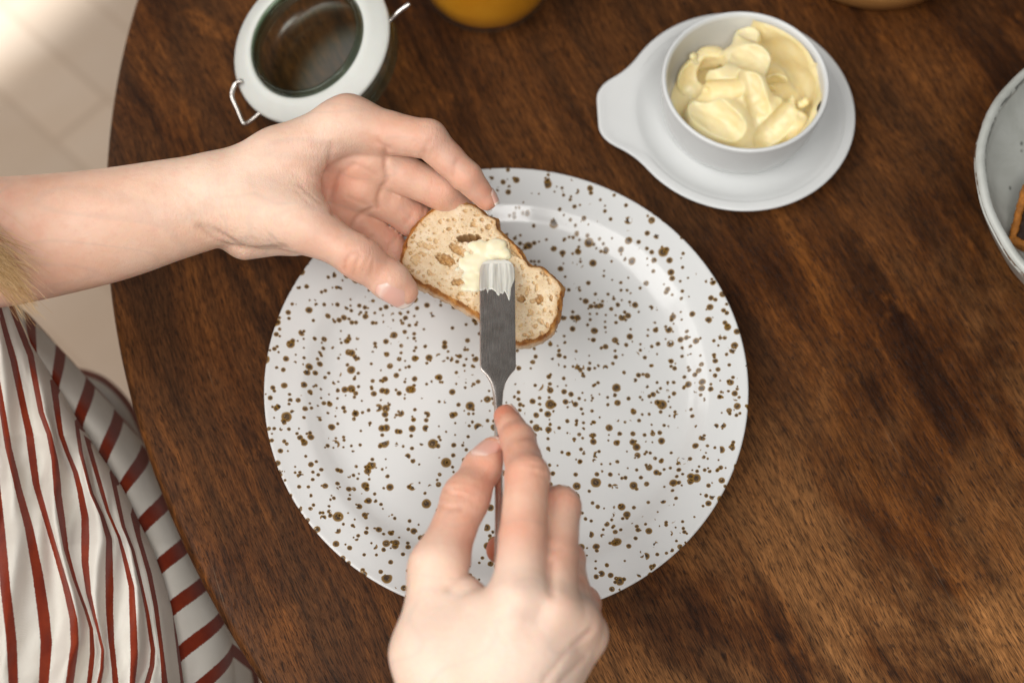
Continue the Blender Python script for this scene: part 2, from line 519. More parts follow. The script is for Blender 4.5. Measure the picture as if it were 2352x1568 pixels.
# ================================================================== setting
def build_floor():
    s = NT("beige_floor")
    c = s.coord()
    f = s.noise(c, 2.6, 4, 0.55, 0.5)
    col = s.ramp(f, [(0.3, (0.72, 0.535, 0.385)), (0.52, (0.79, 0.61, 0.46)), (0.72, (0.83, 0.67, 0.53))])
    bt = s.n('ShaderNodeTexBrick'); bt.inputs['Scale'].default_value = 1.0; bt.inputs['Brick Width'].default_value = 0.42; bt.inputs['Row Height'].default_value = 0.085
    bt.inputs['Mortar Size'].default_value = 0.004; bt.inputs['Color1'].default_value = (0.80, 0.78, 0.76, 1); bt.inputs['Color2'].default_value = (1.06, 1.05, 1.04, 1); bt.inputs['Mortar'].default_value = (0.6, 0.52, 0.45, 1)
    s.l(s.coord(rot=(0, 0, 0.75)), bt.inputs['Vector'])
    col = s.mix(0.32, col, bt.outputs['Color'], 'MULTIPLY')
    s.set(Base_Color=col, Roughness=0.55, Specular_IOR_Level=0.3)
    s.set(Normal=s.bump(s.noise(c, 40, 4), 0.2, 0.002))
    v = [(-3, -3, -0.74), (3, -3, -0.74), (3, 3, -0.74), (-3, 3, -0.74)]
    o = link("floor", mesh("floor", v, [[0, 1, 2, 3]]), s.m)
    tag(o, "pale beige floor far below the table edge", kind="structure")
build_floor()

TC = (0.3319, 0.1974); TR = 0.5794
def build_table():
    t = empty("round_table", (TC[0], TC[1], -0.74))
    tag(t, "dark brown worn wooden round table carrying the plate and dishes", "table")
    R = TR
    prof = [(0, 0), (0.2, 0), (0.4, 0), (R - 0.02, 0), (R - 0.006, 0), (R - 0.0032, -0.0006), (R - 0.0012, -0.0022), (R, -0.005), (R + 0.0004, -0.010), (R - 0.001, -0.018),
            (R - 0.004, -0.026), (R - 0.012, -0.030), (0.3, -0.031), (0, -0.031)]
    me = lathe("tabletop", prof, 360)
    o = link("tabletop", me, M['wood'], t); o.location = (0, 0, 0.74)
    leg = [(0, -0.031), (0.09, -0.032), (0.10, -0.05), (0.05, -0.09), (0.04, -0.3), (0.05, -0.55), (0.09, -0.64), (0.24, -0.70), (0.27, -0.738), (0, -0.7385)]
    p = link("pedestal", lathe("pedestal", leg, 64), M['wood'], t); p.location = (0, 0, 0.74)
build_table()

# ================================================================== plate
def build_plate():
    prof = [(0, 0.0065), (0.05, 0.0063), (0.085, 0.0062), (0.096, 0.0068), (0.103, 0.0088), (0.109, 0.0122), (0.114, 0.0148), (0.121, 0.0165), (0.129, 0.0182), (0.1325, 0.0191),
            (0.1338, 0.0193), (0.1345, 0.0188), (0.1346, 0.0180), (0.1338, 0.0170), (0.125, 0.0140), (0.115, 0.0105), (0.105, 0.0045), (0.098, 0.0016), (0.092, 0.0004), (0.088, 0.0004), (0.085, 0.002), (0.0, 0.0025)]
    p = np.array(prof)
    pr = spline(p[:11], 60).tolist() + p[11:].tolist()
    o = link("dinner_plate", lathe("dinner_plate", pr, 256), M['speckled'])
    o.location = (-0.0005, 0.009, 0.0)
    tag(o, "large white round plate speckled with brown dots under the hands", "plate")
build_plate()

# ================================================================== butter dish
CUP = np.array([0.1412, 0.1895])
def build_dish():
    # saucer with a rounded grip
    hx = at(1372, 257, 0.013)[:2] - CUP
    L = np.linalg.norm(hx); hd = hx / L
    def d2(p):
        c = np.hypot(p[:, 0], p[:, 1]) - 0.0716
        x = p @ hd; y = p @ np.array([-hd[1], hd[0]])
        hw = 0.0250 - 0.0085 * np.clip((x - 0.068) / 0.045, 0, 1)
        qx = np.abs(x - 0.055) - (L - 0.055 - 0.012); qy = np.abs(y) - (hw - 0.012)
        b = np.hypot(np.maximum(qx, 0), np.maximum(qy, 0)) + np.minimum(np.maximum(qx, qy), 0) - 0.012
        return smin(c, b, 0.017)
    seg = 240
    a = np.linspace(0, 2 * np.pi, seg, endpoint=False)
    dirs = np.stack([np.cos(a), np.sin(a)], 1)
    R = np.full(seg, 0.14)
    lo = np.full(seg, 0.06); hi = np.full(seg, 0.16)
    for _ in range(40):
        mid = (lo + hi) / 2; ins = d2(dirs * mid[:, None]) < 0
        lo = np.where(ins, mid, lo); hi = np.where(ins, hi, mid)
    R = lo
    prof = [(0.0, 0.004), (0.030, 0.004), (0.046, 0.0045), (0.052, 0.0052), (0.0575, 0.0072), (0.0615, 0.0098), (0.0640, 0.0108)]
    edge = [(-0.006, 0.0120), (-0.0025, 0.0128), (-0.0008, 0.0128), (0.0, 0.0120), (-0.0006, 0.0108), (-0.003, 0.0095)]
    under = [(0.058, 0.0065), (0.050, 0.0020), (0.045, 0.0003), (0.040, 0.0003), (0.036, 0.002), (0, 0.002)]
    rings = []
    for r, z in prof: rings.append((np.full(seg, r), z))
    for q in (0.33, 0.66):
        rings.append((0.064 + (R - 0.006 - 0.064) * q, 0.0108 + 0.0012 * q))
    for r, z in edge: rings.append((R + r, z))
    for r, z in under: rings.append((np.full(seg, r), z))
    V = np.zeros((len(rings), seg, 3))
    for i, (r, z) in enumerate(rings):
        V[i, :, 0] = dirs[:, 0] * r; V[i, :, 1] = dirs[:, 1] * r; V[i, :, 2] = z
    m = len(rings); ii = np.arange(m - 1)[:, None]; jj = np.arange(seg)[None]; j2 = (jj + 1) % seg
    f = np.stack([ii * seg + jj, ii * seg + j2, (ii + 1) * seg + j2, (ii + 1) * seg + jj], -1).reshape(-1, 4)
    o = link("saucer", mesh("saucer", V.reshape(-1, 3), f), M['porcelain'])
    o.location = (CUP[0], CUP[1], 0)
    mod = o.modifiers.new("sub", 'SUBSURF'); mod.levels = 1; mod.render_levels = 2
    tag(o, "white porcelain saucer with a rounded grip under the butter cup", "saucer")
    prof = [(0, 0.0085), (0.030, 0.0088), (0.038, 0.0105), (0.0425, 0.015), (0.0447, 0.024), (0.0460, 0.038), (0.0465, 0.0415), (0.0478, 0.0432), (0.0492, 0.0430), (0.0497, 0.0415),
            (0.0493, 0.038), (0.0483, 0.026), (0.0468, 0.016), (0.0435, 0.0085), (0.039, 0.0058), (0.036, 0.0048), (0.03, 0.0050), (0, 0.0052)]
    c = link("butter_cup", lathe("butter_cup", spline(prof, 90), 160), M['porcelain'])
    c.location = (CUP[0], CUP[1], 0)
    tag(c, "white porcelain cup of butter standing on the saucer with a grip", "cup")
build_dish()

def vnoise(p, scale, seed=0):
    """cheap smooth 3D value noise in [-1, 1]"""
    q = p * scale + seed * 17.31
    return (np.sin(q[:, 0] * 1.7 + 1.3 * np.sin(q[:, 1] * 1.1 + seed)) * np.cos(q[:, 1] * 1.9 + 1.1 * np.sin(q[:, 2] * 1.3)) + 0.5 * np.sin(q[:, 2] * 2.3 + 1.7 * np.sin(q[:, 0] * 1.5 + q[:, 1]))) / 1.5

mm_ = 0.001
def build_butter():
    s = NT("soft_butter")
    c = s.coord()
    col = s.ramp(s.noise(c, 60, 4, 0.6), [(0.3, (0.88, 0.71, 0.35)), (0.65, (0.91, 0.80, 0.50))])
    s.set(Base_Color=col, Roughness=0.33, Specular_IOR_Level=0.45, Subsurface_Weight=0.5, Subsurface_Radius=(1.0, 0.75, 0.3), Subsurface_Scale=0.006)
    s.set(Normal=s.bump(s.noise(c, 160, 4, 0.6), 0.4, 0.0006))
    M['butter'] = s.m
    root = empty("butter", (CUP[0], CUP[1], 0.0095))
    tag(root, "pale yellow soft butter heaped in the white cup", "butter")
    k = 0.98 / 2111 * 700
    def q(x, y, z): return at(x * k + 1360 * .98, y * k, z)
    # each lump: list of (crop x, crop y, z, radius mm)
    lumps = [
        [(800, 530, .022, 9.0), (800, 590, .020, 8.5)],
        [(900, 830, .023, 14), (1060, 860, .023, 14), (1000, 770, .026, 10)],
        [(1010, 540, .033, 9.5), (960, 510, .031, 8), (1060, 640, .032, 8)],
        [(1180, 280, .033, 8.5), (1230, 430, .037, 10.5), (1190, 570, .035, 10.5), (1260, 690, .030, 9.5), (1100, 410, .032, 8.5)],
        [(1390, 590, .027, 6.5), (1420, 720, .026, 8.5), (1350, 820, .023, 9), (1390, 900, .019, 7.5)],
        [(1540, 870, .020, 7.5), (1530, 930, .017, 6)],
        [(880, 420, .025, 6.5), (950, 390, .025, 5.5)],
        [(1590, 725, .027, 2.6), (1560, 740, .025, 2.4)],
    ]
    balls = [(q(x, y, z), r * 0.001) for L_ in lumps[:6] + lumps[6:7] for x, y, z, r in L_]
    def heap(p):
        d = np.hypot(np.hypot(p[:, 0] - CUP[0] + 0.002, p[:, 1] - CUP[1] + 0.004) / 0.031, (p[:, 2] - 0.012) / 0.014) * 0.014 - 0.014
        for c_, r in balls:
            d = smin(d, np.linalg.norm((p - c_) * np.array([1, 1, 1.1]), axis=1) - r, 0.0065)
        return d + 0.0005 * vnoise(p, 170, 3)
    # scoops left by the knife: (start, end, radius mm, depth mm)
    strokes = [((1300, 240), (1400, 620), 11, 4.5), ((1060, 300), (930, 480), 10, 4.0), ((860, 650), (1130, 700), 7, 4.5), ((800, 760), (1080, 960), 13, 3.5), ((1330, 930), (1500, 770), 8, 3.5), ((1090, 470), (1300, 560), 12, 3.0), ((1150, 640), (1260, 800), 8, 3.5), ((840, 470), (760, 620), 9, 2.5), ((1420, 560), (1560, 800), 8, 3.0), ((1120, 250), (1230, 330), 8, 2.5)]
    caps = []
    for (x0, y0), (x1, y1), r, dp in strokes:
        ends = []
        for x, y in ((x0, y0), (x1, y1)):
            p0 = q(x, y, 0.030)[None].copy(); p0[0, 2] = 0.070
            for _ in range(40): p0[0, 2] -= 0.8 * heap(p0)[0]
            ends.append(p0[0] + np.array([0, 0, (r - dp) * mm_]))
        caps.append((ends[0], ends[1], r * mm_))
    def fn(p):
        d = heap(p)
        for a_, b_, r in caps:
            d = smax(d, -(cone(p, a_, b_, r, r * 0.8) + 0.0004 * vnoise(p, 330, 5)), 0.0006)
        rr = np.hypot(p[:, 0] - CUP[0], p[:, 1] - CUP[1])
        return smax(d, rr - 0.0452, 0.003)
    lo_ = np.array([CUP[0] - .047, CUP[1] - .047, 0.008]); hi_ = np.array([CUP[0] + .047, CUP[1] + .047, 0.062])
    V, Fq = field_mesh(fn, lo_, hi_, 0.0007, 1)
    link("butter_heap", mesh("butter_heap", V - np.array(root.location), Fq), M['butter'], root)
    for li, L in enumerate(lumps[7:] + [[(800, 400, .031, 2.4), (815, 430, .027, 3)]]):
        pts = [(q(x, y, z), r * 0.001) for x, y, z, r in L]
        def fb(p, pts=pts, li=li):
            d = None
            for c_, r in pts:
                e = np.linalg.norm(p - c_, axis=1) - r
                d = e if d is None else smin(d, e, 0.002)
            return d + 0.0006 * vnoise(p, 420, li)
        P_ = np.array([c_ for c_, _ in pts])
        V, Fq = field_mesh(fb, P_.min(0) - .006, P_.max(0) + .006, 0.0005, 1)
        link("butter_crumb", mesh("butter_crumb", V - np.array(root.location), Fq), M['butter'], root)
    # butter smeared along the far wall and melted in the bottom
    n, m_ = 60, 24
    a = np.linspace(math.radians(-55), math.radians(85), n); zz = np.linspace(0.012, 0.040, m_)
    A, Z = np.meshgrid(a, zz, indexing='ij')
    rin = np.interp(Z, [0.0105, 0.015, 0.024, 0.038, 0.041], [0.038, 0.0425, 0.0447, 0.0460, 0.0464])
    th = 0.0012 + 0.0012 * (0.5 + 0.5 * np.sin(A * 9 + Z * 300)) + 0.0012 * np.sin(A * 3.3)**2
    fade = np.clip(np.minimum(np.minimum((A - a[0]), (a[-1] - A)) * 4, (0.0415 - 0.006 * (0.5 + 0.5 * np.sin(A * 7 + 1)) * (A < 0.3) - Z) * 400), 0, 1)
    r = rin - th * fade + 0.0004 * (1 - fade) + (1 - fade) * 0.0008
    V = np.stack([r * np.cos(A), r * np.sin(A), Z - 0.0095], -1).reshape(-1, 3)
    i, j = np.meshgrid(np.arange(n - 1), np.arange(m_ - 1), indexing='ij')
    f = np.stack([i * m_ + j, (i + 1) * m_ + j, (i + 1) * m_ + j + 1, i * m_ + j + 1], -1).reshape(-1, 4)[:, ::-1]
    link("butter_film", mesh("butter_film", V, f), M['butter'], root)
    rr = np.linspace(0, 0.0415, 20); tt = np.linspace(0, 2 * np.pi, 64, endpoint=False)
    film = [(0, 0.0035), (0.02, 0.0033), (0.036, 0.0038), (0.0418, 0.0048)]
    link("butter_pool", lathe("butter_pool", film, 64), M['butter'], root)
build_butter()

# ================================================================== clip-top jar, juice glass, bowl, wooden pot
def build_jar():
    n = unit([-0.35, -0.15, 1.0])
    c0 = np.array([-0.1172, 0.2092, 0.0522])
    sc = (0.75 - 0.0435) / (0.75 - 0.0522)
    c = CAM + (c0 - CAM) * sc
    root = empty("glass_jar", tuple(c))
    tag(root, "low glass jar with a wide white seal ring and wire clasp, tipped sideways", "jar")
    q = Vector((0, 0, 1)).rotation_difference(Vector(n))
    root.rotation_mode = 'QUATERNION'; root.rotation_quaternion = q
    R = 0.0512 * sc; r = 0.0370
    seal = [(r, 0.0030), (r + 0.0005, 0.0046), (r + 0.002, 0.0050), (r + 0.006, 0.0042), (R - 0.004, 0.0012), (R - 0.0012, 0.0001), (R, -0.0013), (R - 0.0008, -0.0030), (R - 0.004, -0.0034), (r + 0.003, -0.001), (r, 0.0012)]
    link("seal_ring", lathe("seal_ring", seal, 128, closed=True), M['seal'], root)
    gl = [(0, -0.0315), (0.034, -0.0312), (0.0405, -0.0300), (0.0465, -0.0255), (0.0495, -0.018), (0.0500, -0.011), (0.0492, -0.0065), (0.0470, -0.0045), (0.0435, -0.0030), (0.0385, -0.0022),
          (0.0367, -0.0005), (0.0366, 0.0052), (0.0360, 0.0066), (0.0350, 0.0070), (0.0338, 0.0062), (0.0334, 0.0040), (0.0345, -0.004), (0.0400, -0.0075), (0.0455, -0.0105), (0.0462, -0.017), (0.0435, -0.0235), (0.038, -0.0268), (0.030, -0.0278), (0, -0.0280)]
    M['jar_glass'] = mat_glass("greenish_glass", (0.91, 0.945, 0.90), 0.22, 1.55)
    link("glass_body", lathe("glass_body", gl, 128), M['jar_glass'], root)
    inv = Matrix.Translation(root.location) @ q.to_matrix().to_4x4()
    inv = inv.inverted()
    def wire(name, pts, rad):
        p = [np.array(inv @ Vector(at(*x))) for x in pts]
        V, Fq = tube(spline(p, 40), rad, 10)
        link(name, mesh(name, V, Fq), M['steel'], root)
    wire("wire_clasp", [(556, 186, .030), (541, 193, .028), (533, 212, .026), (535, 230, .024), (548, 258, .020), (558, 281, .018), (564, 285, .018), (575, 279, .020), (598, 260, .024), (612, 250, .026)], 0.0014)
    wire("wire_hinge", [(940, 9, .058), (930, 17, .057), (916, 28, .055), (899, 44, .052), (885, 58, .050)], 0.0015)
    lip = mat_glass("thick_glass_edge", (0.78, 0.84, 0.78), 0.06)
    def ring(name, R0, z0, r0):
        t_ = np.linspace(0, 2 * np.pi, 14, endpoint=False)
        link(name, lathe(name, [(R0 + r0 * math.cos(a_), z0 + r0 * 1.5 * math.sin(a_)) for a_ in t_], 96, closed=True), lip, root)
    ring("glass_lip", 0.0347, 0.0040, 0.0022)
    ring("glass_foot", 0.0478, -0.0185, 0.0017)
    band = [(0.0488, -0.0062), (0.0500, -0.0062), (0.0506, -0.0070), (0.0506, -0.0080), (0.0498, -0.0086)]
build_jar()

def build_juice():
    c = (-0.0136, 0.2870)
    root = empty("juice_glass", (c[0], c[1], 0))
    tag(root, "glass of orange juice at the upper edge, only its base in view", "glass")
    out = [(0, 0.0005), (0.024, 0.0005), (0.031, 0.002), (0.0385, 0.007), (0.0428, 0.016), (0.0445, 0.030), (0.0445, 0.06), (0.0435, 0.095)]
    inn = [(0.0418, 0.095), (0.0428, 0.06), (0.0428, 0.030), (0.0412, 0.0175), (0.037, 0.0095), (0.030, 0.0055), (0.02, 0.0045), (0, 0.0045)]
    link("tumbler", lathe("tumbler", out + inn, 96), mat_glass("clear_glass", (0.97, 0.97, 0.95), 0.02), root)
    s = NT("orange_juice")
    s.set(Base_Color=s.ramp(s.noise(s.coord(), 50, 4), [(0.3, (0.74, 0.30, 0.012)), (0.7, (0.80, 0.36, 0.02))]), Roughness=0.35, Specular_IOR_Level=0.4)
    jp = [(0, 0.0049), (0.02, 0.0049), (0.0298, 0.0059), (0.0367, 0.0098), (0.0408, 0.0177), (0.0424, 0.030), (0.0424, 0.060), (0.0419, 0.082), (0.0405, 0.0812), (0, 0.081)]
    link("juice", lathe("juice", jp, 96), s.m, root)
build_juice()

def build_bowl():
    root = empty("ceramic_bowl", (0.3596, 0.1094, 0))
    tag(root, "grey glazed ceramic bowl with a brown rim line at the right edge", "bowl")
    s = NT("grey_glaze")
    c = s.coord(); x = s.n('ShaderNodeSeparateXYZ'); s.l(c, x.inputs[0])
    z = s.math('ADD', x.outputs[2], s.math('MULTIPLY', s.math('SUBTRACT', s.noise(c, 70, 4, 0.7), 0.5), 0.0016))
    cl = s.noise(c, 22, 4, 0.6, 0.8)
    col = s.ramp(cl, [(0.3, (0.36, 0.37, 0.335)), (0.5, (0.48, 0.49, 0.455)), (0.72, (0.60, 0.61, 0.58))])
    v = s.n('ShaderNodeTexVoronoi'); v.inputs['Scale'].default_value = 110; s.l(c, v.inputs['Vector'])
    sep = s.n('ShaderNodeSeparateColor'); s.l(v.outputs['Color'], sep.inputs[0])
    sp = s.math('MULTIPLY', s.maprange(v.outputs['Distance'], 0.10, 0.17, 1, 0), s.math('LESS_THAN', sep.outputs[0], 0.10))
    col = s.mix(s.math('MULTIPLY', sp, 0.8), col, (0.05, 0.055, 0.045))
    band = s.math('MULTIPLY', s.maprange(s.math('ABSOLUTE', s.math('SUBTRACT', z, 0.0574)), 0.0004, 0.0009, 1, 0), s.maprange(s.noise(c, 160, 3), 0.40, 0.55, 0.25, 1))
    col = s.mix(band, col, (0.12, 0.065, 0.035))
    inner = s.attr("inner_edge")
    ie = s.math('MULTIPLY', s.maprange(inner, 0.55, 0.8), s.maprange(s.noise(c, 260, 3), 0.42, 0.55))
    col = s.mix(s.math('MULTIPLY', ie, 0.85), col, (0.045, 0.045, 0.036))
    s.set(Base_Color=col, Roughness=0.28, Specular_IOR_Level=0.5, Normal=s.bump(s.noise(c, 90, 4), 0.3, 0.0012))
    prof = [(0, 0.004), (0.042, 0.004), (0.044, 0.0005), (0.050, 0.0005), (0.053, 0.005), (0.070, 0.016), (0.084, 0.031), (0.0925, 0.047), (0.0960, 0.0545), (0.0968, 0.0565), (0.0962, 0.0576), (0.0966, 0.0590),
            (0.0955, 0.0605), (0.0940, 0.0612), (0.0922, 0.0606), (0.0910, 0.0590), (0.0895, 0.054), (0.085, 0.043), (0.075, 0.029), (0.060, 0.017), (0.04, 0.011), (0, 0.0095)]
    me = lathe("bowl_body", spline(prof, 130), 160)
    co = np.zeros(len(me.vertices) * 3); me.vertices.foreach_get("co", co); co = co.reshape(-1, 3)
    a = np.arctan2(co[:, 1], co[:, 0]); r = np.hypot(co[:, 0], co[:, 1])
    wob = 1 + 0.006 * np.sin(3 * a + 1) + 0.004 * np.sin(7 * a) + 0.002 * np.sin(17 * a + 2)
    inner = np.exp(-(((r - 0.0912) / 0.0010) ** 2)) * (co[:, 2] > 0.05)
    co[:, 0] *= wob; co[:, 1] *= wob; co[:, 2] += (co[:, 2] / 0.06) ** 2 * 0.0009 * np.sin(5 * a + 0.5)
    me.vertices.foreach_set("co", co.ravel())
    set_attr(me, "inner_edge", inner)
    link("bowl_body", me, s.m, root)
build_bowl()

def build_pot():
    s = NT("honey_wood")
    c = s.coord(scale=(1, 1, 6))
    s.set(Base_Color=s.ramp(s.noise(c, 30, 4), [(0.3, (0.36, 0.16, 0.045)), (0.7, (0.50, 0.25, 0.08))]), Roughness=0.4)
    p = at(1995, -128, 0.0)
    prof = [(0, 0.0005), (0.045, 0.0005), (0.054, 0.003), (0.0605, 0.010), (0.064, 0.022), (0.064, 0.045), (0.061, 0.046), (0.0605, 0.025), (0.056, 0.014), (0, 0.010)]
    o = link("wooden_bowl", lathe("wooden_bowl", prof, 96), s.m)
    o.location = (p[0], p[1], 0)
    tag(o, "honey coloured wooden bowl at the upper edge behind the butter saucer", "bowl")
build_pot()

# ================================================================== bread
def poly_sdf(pts, poly):
    d = np.full(len(pts), 1e9); s = np.ones(len(pts))
    n = len(poly)
    for i in range(n):
        a = poly[i]; b = poly[(i + 1) % n]
        e = b - a; w = pts - a
        t = np.clip((w @ e) / (e @ e), 0, 1)
        q = w - t[:, None] * e
        d = np.minimum(d, (q ** 2).sum(1))
        c1 = pts[:, 1] >= a[1]; c2 = pts[:, 1] < b[1]; c3 = e[0] * w[:, 1] > e[1] * w[:, 0]
        flip = (c1 & c2 & c3) | (~c1 & ~c2 & ~c3)
        s = np.where(flip, -s, s)
    return s * np.sqrt(d)

def smooth_poly(px, n):
    p = np.asarray(px, float); p = np.vstack([p[-2:], p, p[:2]])
    t = np.linspace(0, len(px), n, endpoint=False) + 1
    k = t.astype(int); u = (t - k)[:, None]
    a, b, c, d = p[k - 0], p[k + 1], p[(k + 2) % len(p)], p[(k + 3) % len(p)]
    a, b, c, d = p[k - 1 + 0], p[k + 0 + 0], p[k + 1], p[k + 2]
    return 0.5 * (2 * b + (c - a) * u + (2 * a - 5 * b + 4 * c - d) * u**2 + (3 * b - a - 3 * c + d) * u**3)

B_O = at(1100, 640, 0.070)
B_TC = unit(CAM - B_O)
B_N = unit(np.array([0, 0, 1.0]) * 0.62 + B_TC * 0.38 + np.array([-0.05, 0, 0]))
B_E1 = unit(RT - B_N * (RT @ B_N)); B_E2 = np.cross(B_N, B_E1)
CR = lambda x, y: (x * .2874 + 862.4, y * .2874 + 411.6)
def b2(x, y):
    w = on_plane(*CR(x, y), B_O, B_N) - B_O
    return np.array([w @ B_E1, w @ B_E2])
def b3(x, y, h):
    q = b2(x, y); return B_O + B_E1 * q[0] + B_E2 * q[1] + B_N * h
B_T = 0.0125

def build_bread():
    root = empty("bread_slice", tuple(B_O))
    tag(root, "slice of white crusty bread being buttered in the left hand", "bread")
    out = [(172, 690), (195, 580), (240, 450), (320, 330), (420, 240), (520, 190), (640, 165), (760, 175), (830, 200), (900, 262), (960, 290), (992, 318), (998, 385), (1055, 440), (1130, 510), (1200, 600), (1245, 665),
           (1300, 672), (1350, 690), (1410, 740), (1470, 790), (1512, 860), (1497, 950), (1482, 1080), (1440, 1180), (1370, 1265), (1270, 1310), (1150, 1335), (1040, 1290), (940, 1215), (840, 1130), (700, 1040), (560, 965), (450, 905), (340, 850), (270, 800), (205, 735)]
    P2 = np.array([b2(x, y) for x, y in smooth_poly(out, 150)])
    h = 0.00042
    lo = np.array([P2[:, 0].min() - .004, P2[:, 1].min() - .004, -B_T - .004]); hi = np.array([P2[:, 0].max() + .004, P2[:, 1].max() + .004, .004])
    nx, ny, nz = np.ceil((hi - lo) / h).astype(int)
    X, Y = np.meshgrid(lo[0] + h * np.arange(nx), lo[1] + h * np.arange(ny), indexing='ij')
    d2 = poly_sdf(np.stack([X.ravel(), Y.ravel()], 1), P2).reshape(nx, ny)
    Z = lo[2] + h * np.arange(nz)
    XX = X[:, :, None] + 0 * Z; YY = Y[:, :, None] + 0 * Z; ZZ = Z[None, None, :] + 0 * XX
    pts = np.stack([XX.ravel(), YY.ravel(), ZZ.ravel()], 1)
    nse = (0.0007 * vnoise(pts, 330, 1) + 0.0005 * vnoise(pts, 800, 2)).reshape(XX.shape)
    q1 = d2[:, :, None] + nse * 0.7 + 0.0022 * (ZZ + B_T / 2) ** 2 / (B_T / 2) ** 2
    top = ZZ + 0.0003 * vnoise(pts, 200, 5).reshape(XX.shape) + 0.00012 * vnoise(pts, 900, 6).reshape(XX.shape)
    bot = -ZZ - B_T
    D = smax(smax(q1, top, 0.0012), bot, 0.002)
    # pores: (crop x, crop y, rx px, ry px, tilt deg, depth mm)
    big = [(742, 468, 98, 32, -2, 30), (655, 560, 78, 36, 35, 3.2), (560, 640, 88, 46, 22, 5), (400, 530, 72, 26, 20, 1.6), (320, 640, 40, 44, 0, 1.5), (655, 822, 50, 30, -5, 3.5), (780, 365, 30, 18, 20, 2.2), (900, 380, 24, 24, 40, 2.4),
           (520, 335, 16, 18, 0, 1.6), (580, 325, 18, 13, 0, 1.8), (1165, 955, 32, 30, 20, 4), (1312, 957, 30, 40, 0, 4), (1405, 945, 14, 28, 0, 2.6), (1275, 1170, 20, 15, 0, 2.2), (1120, 570, 34, 75, -35, 2.2), (1246, 1218, 14, 10, 0, 1.6),
           (475, 432, 26, 8, 5, 1.2), (318, 402, 16, 18, 0, 1.5), (612, 216, 13, 8, 0, 1.4), (722, 245, 20, 8, 0, 1.4), (812, 286, 24, 10, 5, 1.5), (1215, 890, 16, 46, 10, 1.6), (1285, 870, 12, 30, 0, 1.4), (1190, 1240, 24, 12, 10, 1.8),
           (1330, 745, 12, 16, 30, 1.4), (1375, 1160, 12, 18, 0, 1.5), (365, 590, 30, 12, 0, 1.4), (260, 700, 14, 20, 0, 1.4), (340, 740, 22, 16, 0, 1.3), (450, 760, 20, 10, 0, 1.2), (430, 480, 26, 14, 10, 1.6), (480, 495, 18, 20, 0, 1.7),
           (395, 372, 14, 12, 0, 1.3), (550, 420, 16, 10, 0, 1.2), (690, 320, 16, 9, 0, 1.2), (860, 330, 12, 10, 0, 1.3), (1040, 520, 14, 30, -40, 1.6), (1170, 700, 12, 36, -20, 1.6), (1350, 1050, 14, 24, 10, 1.4), (1240, 1060, 20, 26, 0, 1.5), (1415, 1080, 8, 10, 0, 1.2), (690, 910, 24, 14, 20, 1.6), (750, 960, 18, 12, 20, 1.4), (610, 930, 14, 10, 0, 1.2), (520, 850, 14, 9, 0, 1.1), (270, 545, 14, 12, 0, 1.2), (700, 640, 30, 20, 10, 1.6)]
    pores = [(x, y, rx, ry, an, dp) for x, y, rx, ry, an, dp in big]
    r0 = np.random.default_rng(5)
    for _ in range(700):
        x = r0.uniform(180, 1510); y = r0.uniform(170, 1330)
        s_ = 5.5 + 13 * r0.random() ** 3.4
        pores.append((x, y, s_ * r0.uniform(0.9, 1.4), s_ * r0.uniform(0.75, 1.0), r0.uniform(-40, 60), s_ * 0.11 * r0.uniform(0.7, 1.3) + 0.3))
    pxm = np.linalg.norm(b2(801, 600) - b2(800, 600))
    for k, (x, y, rx, ry, an, dp) in enumerate(pores):
        c = b2(x, y); rx = rx * pxm; ry = ry * pxm; dp = dp * 0.001
        i0 = int((c[0] - lo[0]) / h); j0 = int((c[1] - lo[1]) / h)
        R = int(max(rx, ry) / h * 1.4) + 4
        a0, a1 = max(i0 - R, 0), min(i0 + R + 1, nx); b0, b1 = max(j0 - R, 0), min(j0 + R + 1, ny)
        if a0 >= a1 or b0 >= b1: continue
        if k >= len(big) and (0 <= i0 < nx and 0 <= j0 < ny) and d2[i0, j0] > -0.0022: continue
        sl = (slice(a0, a1), slice(b0, b1))
        an = math.radians(-an)
        ux = (XX[sl] - c[0]); uy = (YY[sl] - c[1])
        vx = (ux * math.cos(an) + uy * math.sin(an)) / rx; vy = (-ux * math.sin(an) + uy * math.cos(an)) / ry
        wob = 0.34 * vnoise(np.stack([XX[sl].ravel(), YY[sl].ravel(), 0 * ZZ[sl].ravel()], 1), 1150, k % 7).reshape(vx.shape) if k < len(big) else 0.0
        e = (np.sqrt(vx ** 2 + vy ** 2 + (ZZ[sl] / dp) ** 2) - 1 - wob) * min(rx, ry, max(dp, 0.0005))
        D[sl] = smax(D[sl], -e, 0.0003)
    V, Fq = surface_nets(D.astype(np.float32), lo, h)
    V = relax(V, Fq, 1, 0.5)
    # crust and crumb are two parts of one slice
    ii = np.clip(((V[:, 0] - lo[0]) / h).astype(int), 0, nx - 1); jj = np.clip(((V[:, 1] - lo[1]) / h).astype(int), 0, ny - 1)
    dv = d2[ii, jj]
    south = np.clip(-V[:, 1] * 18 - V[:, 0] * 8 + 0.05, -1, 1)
    thick = 0.0024 + 0.0008 * np.clip(south, 0, 1) + 0.0006 * vnoise(V, 420, 9)
    crustv = dv + thick
    fm = crustv[Fq].mean(1) > 0
    Wd = V[:, :1] * B_E1 + V[:, 1:2] * B_E2 + V[:, 2:] * B_N
    depth = -V[:, 2]
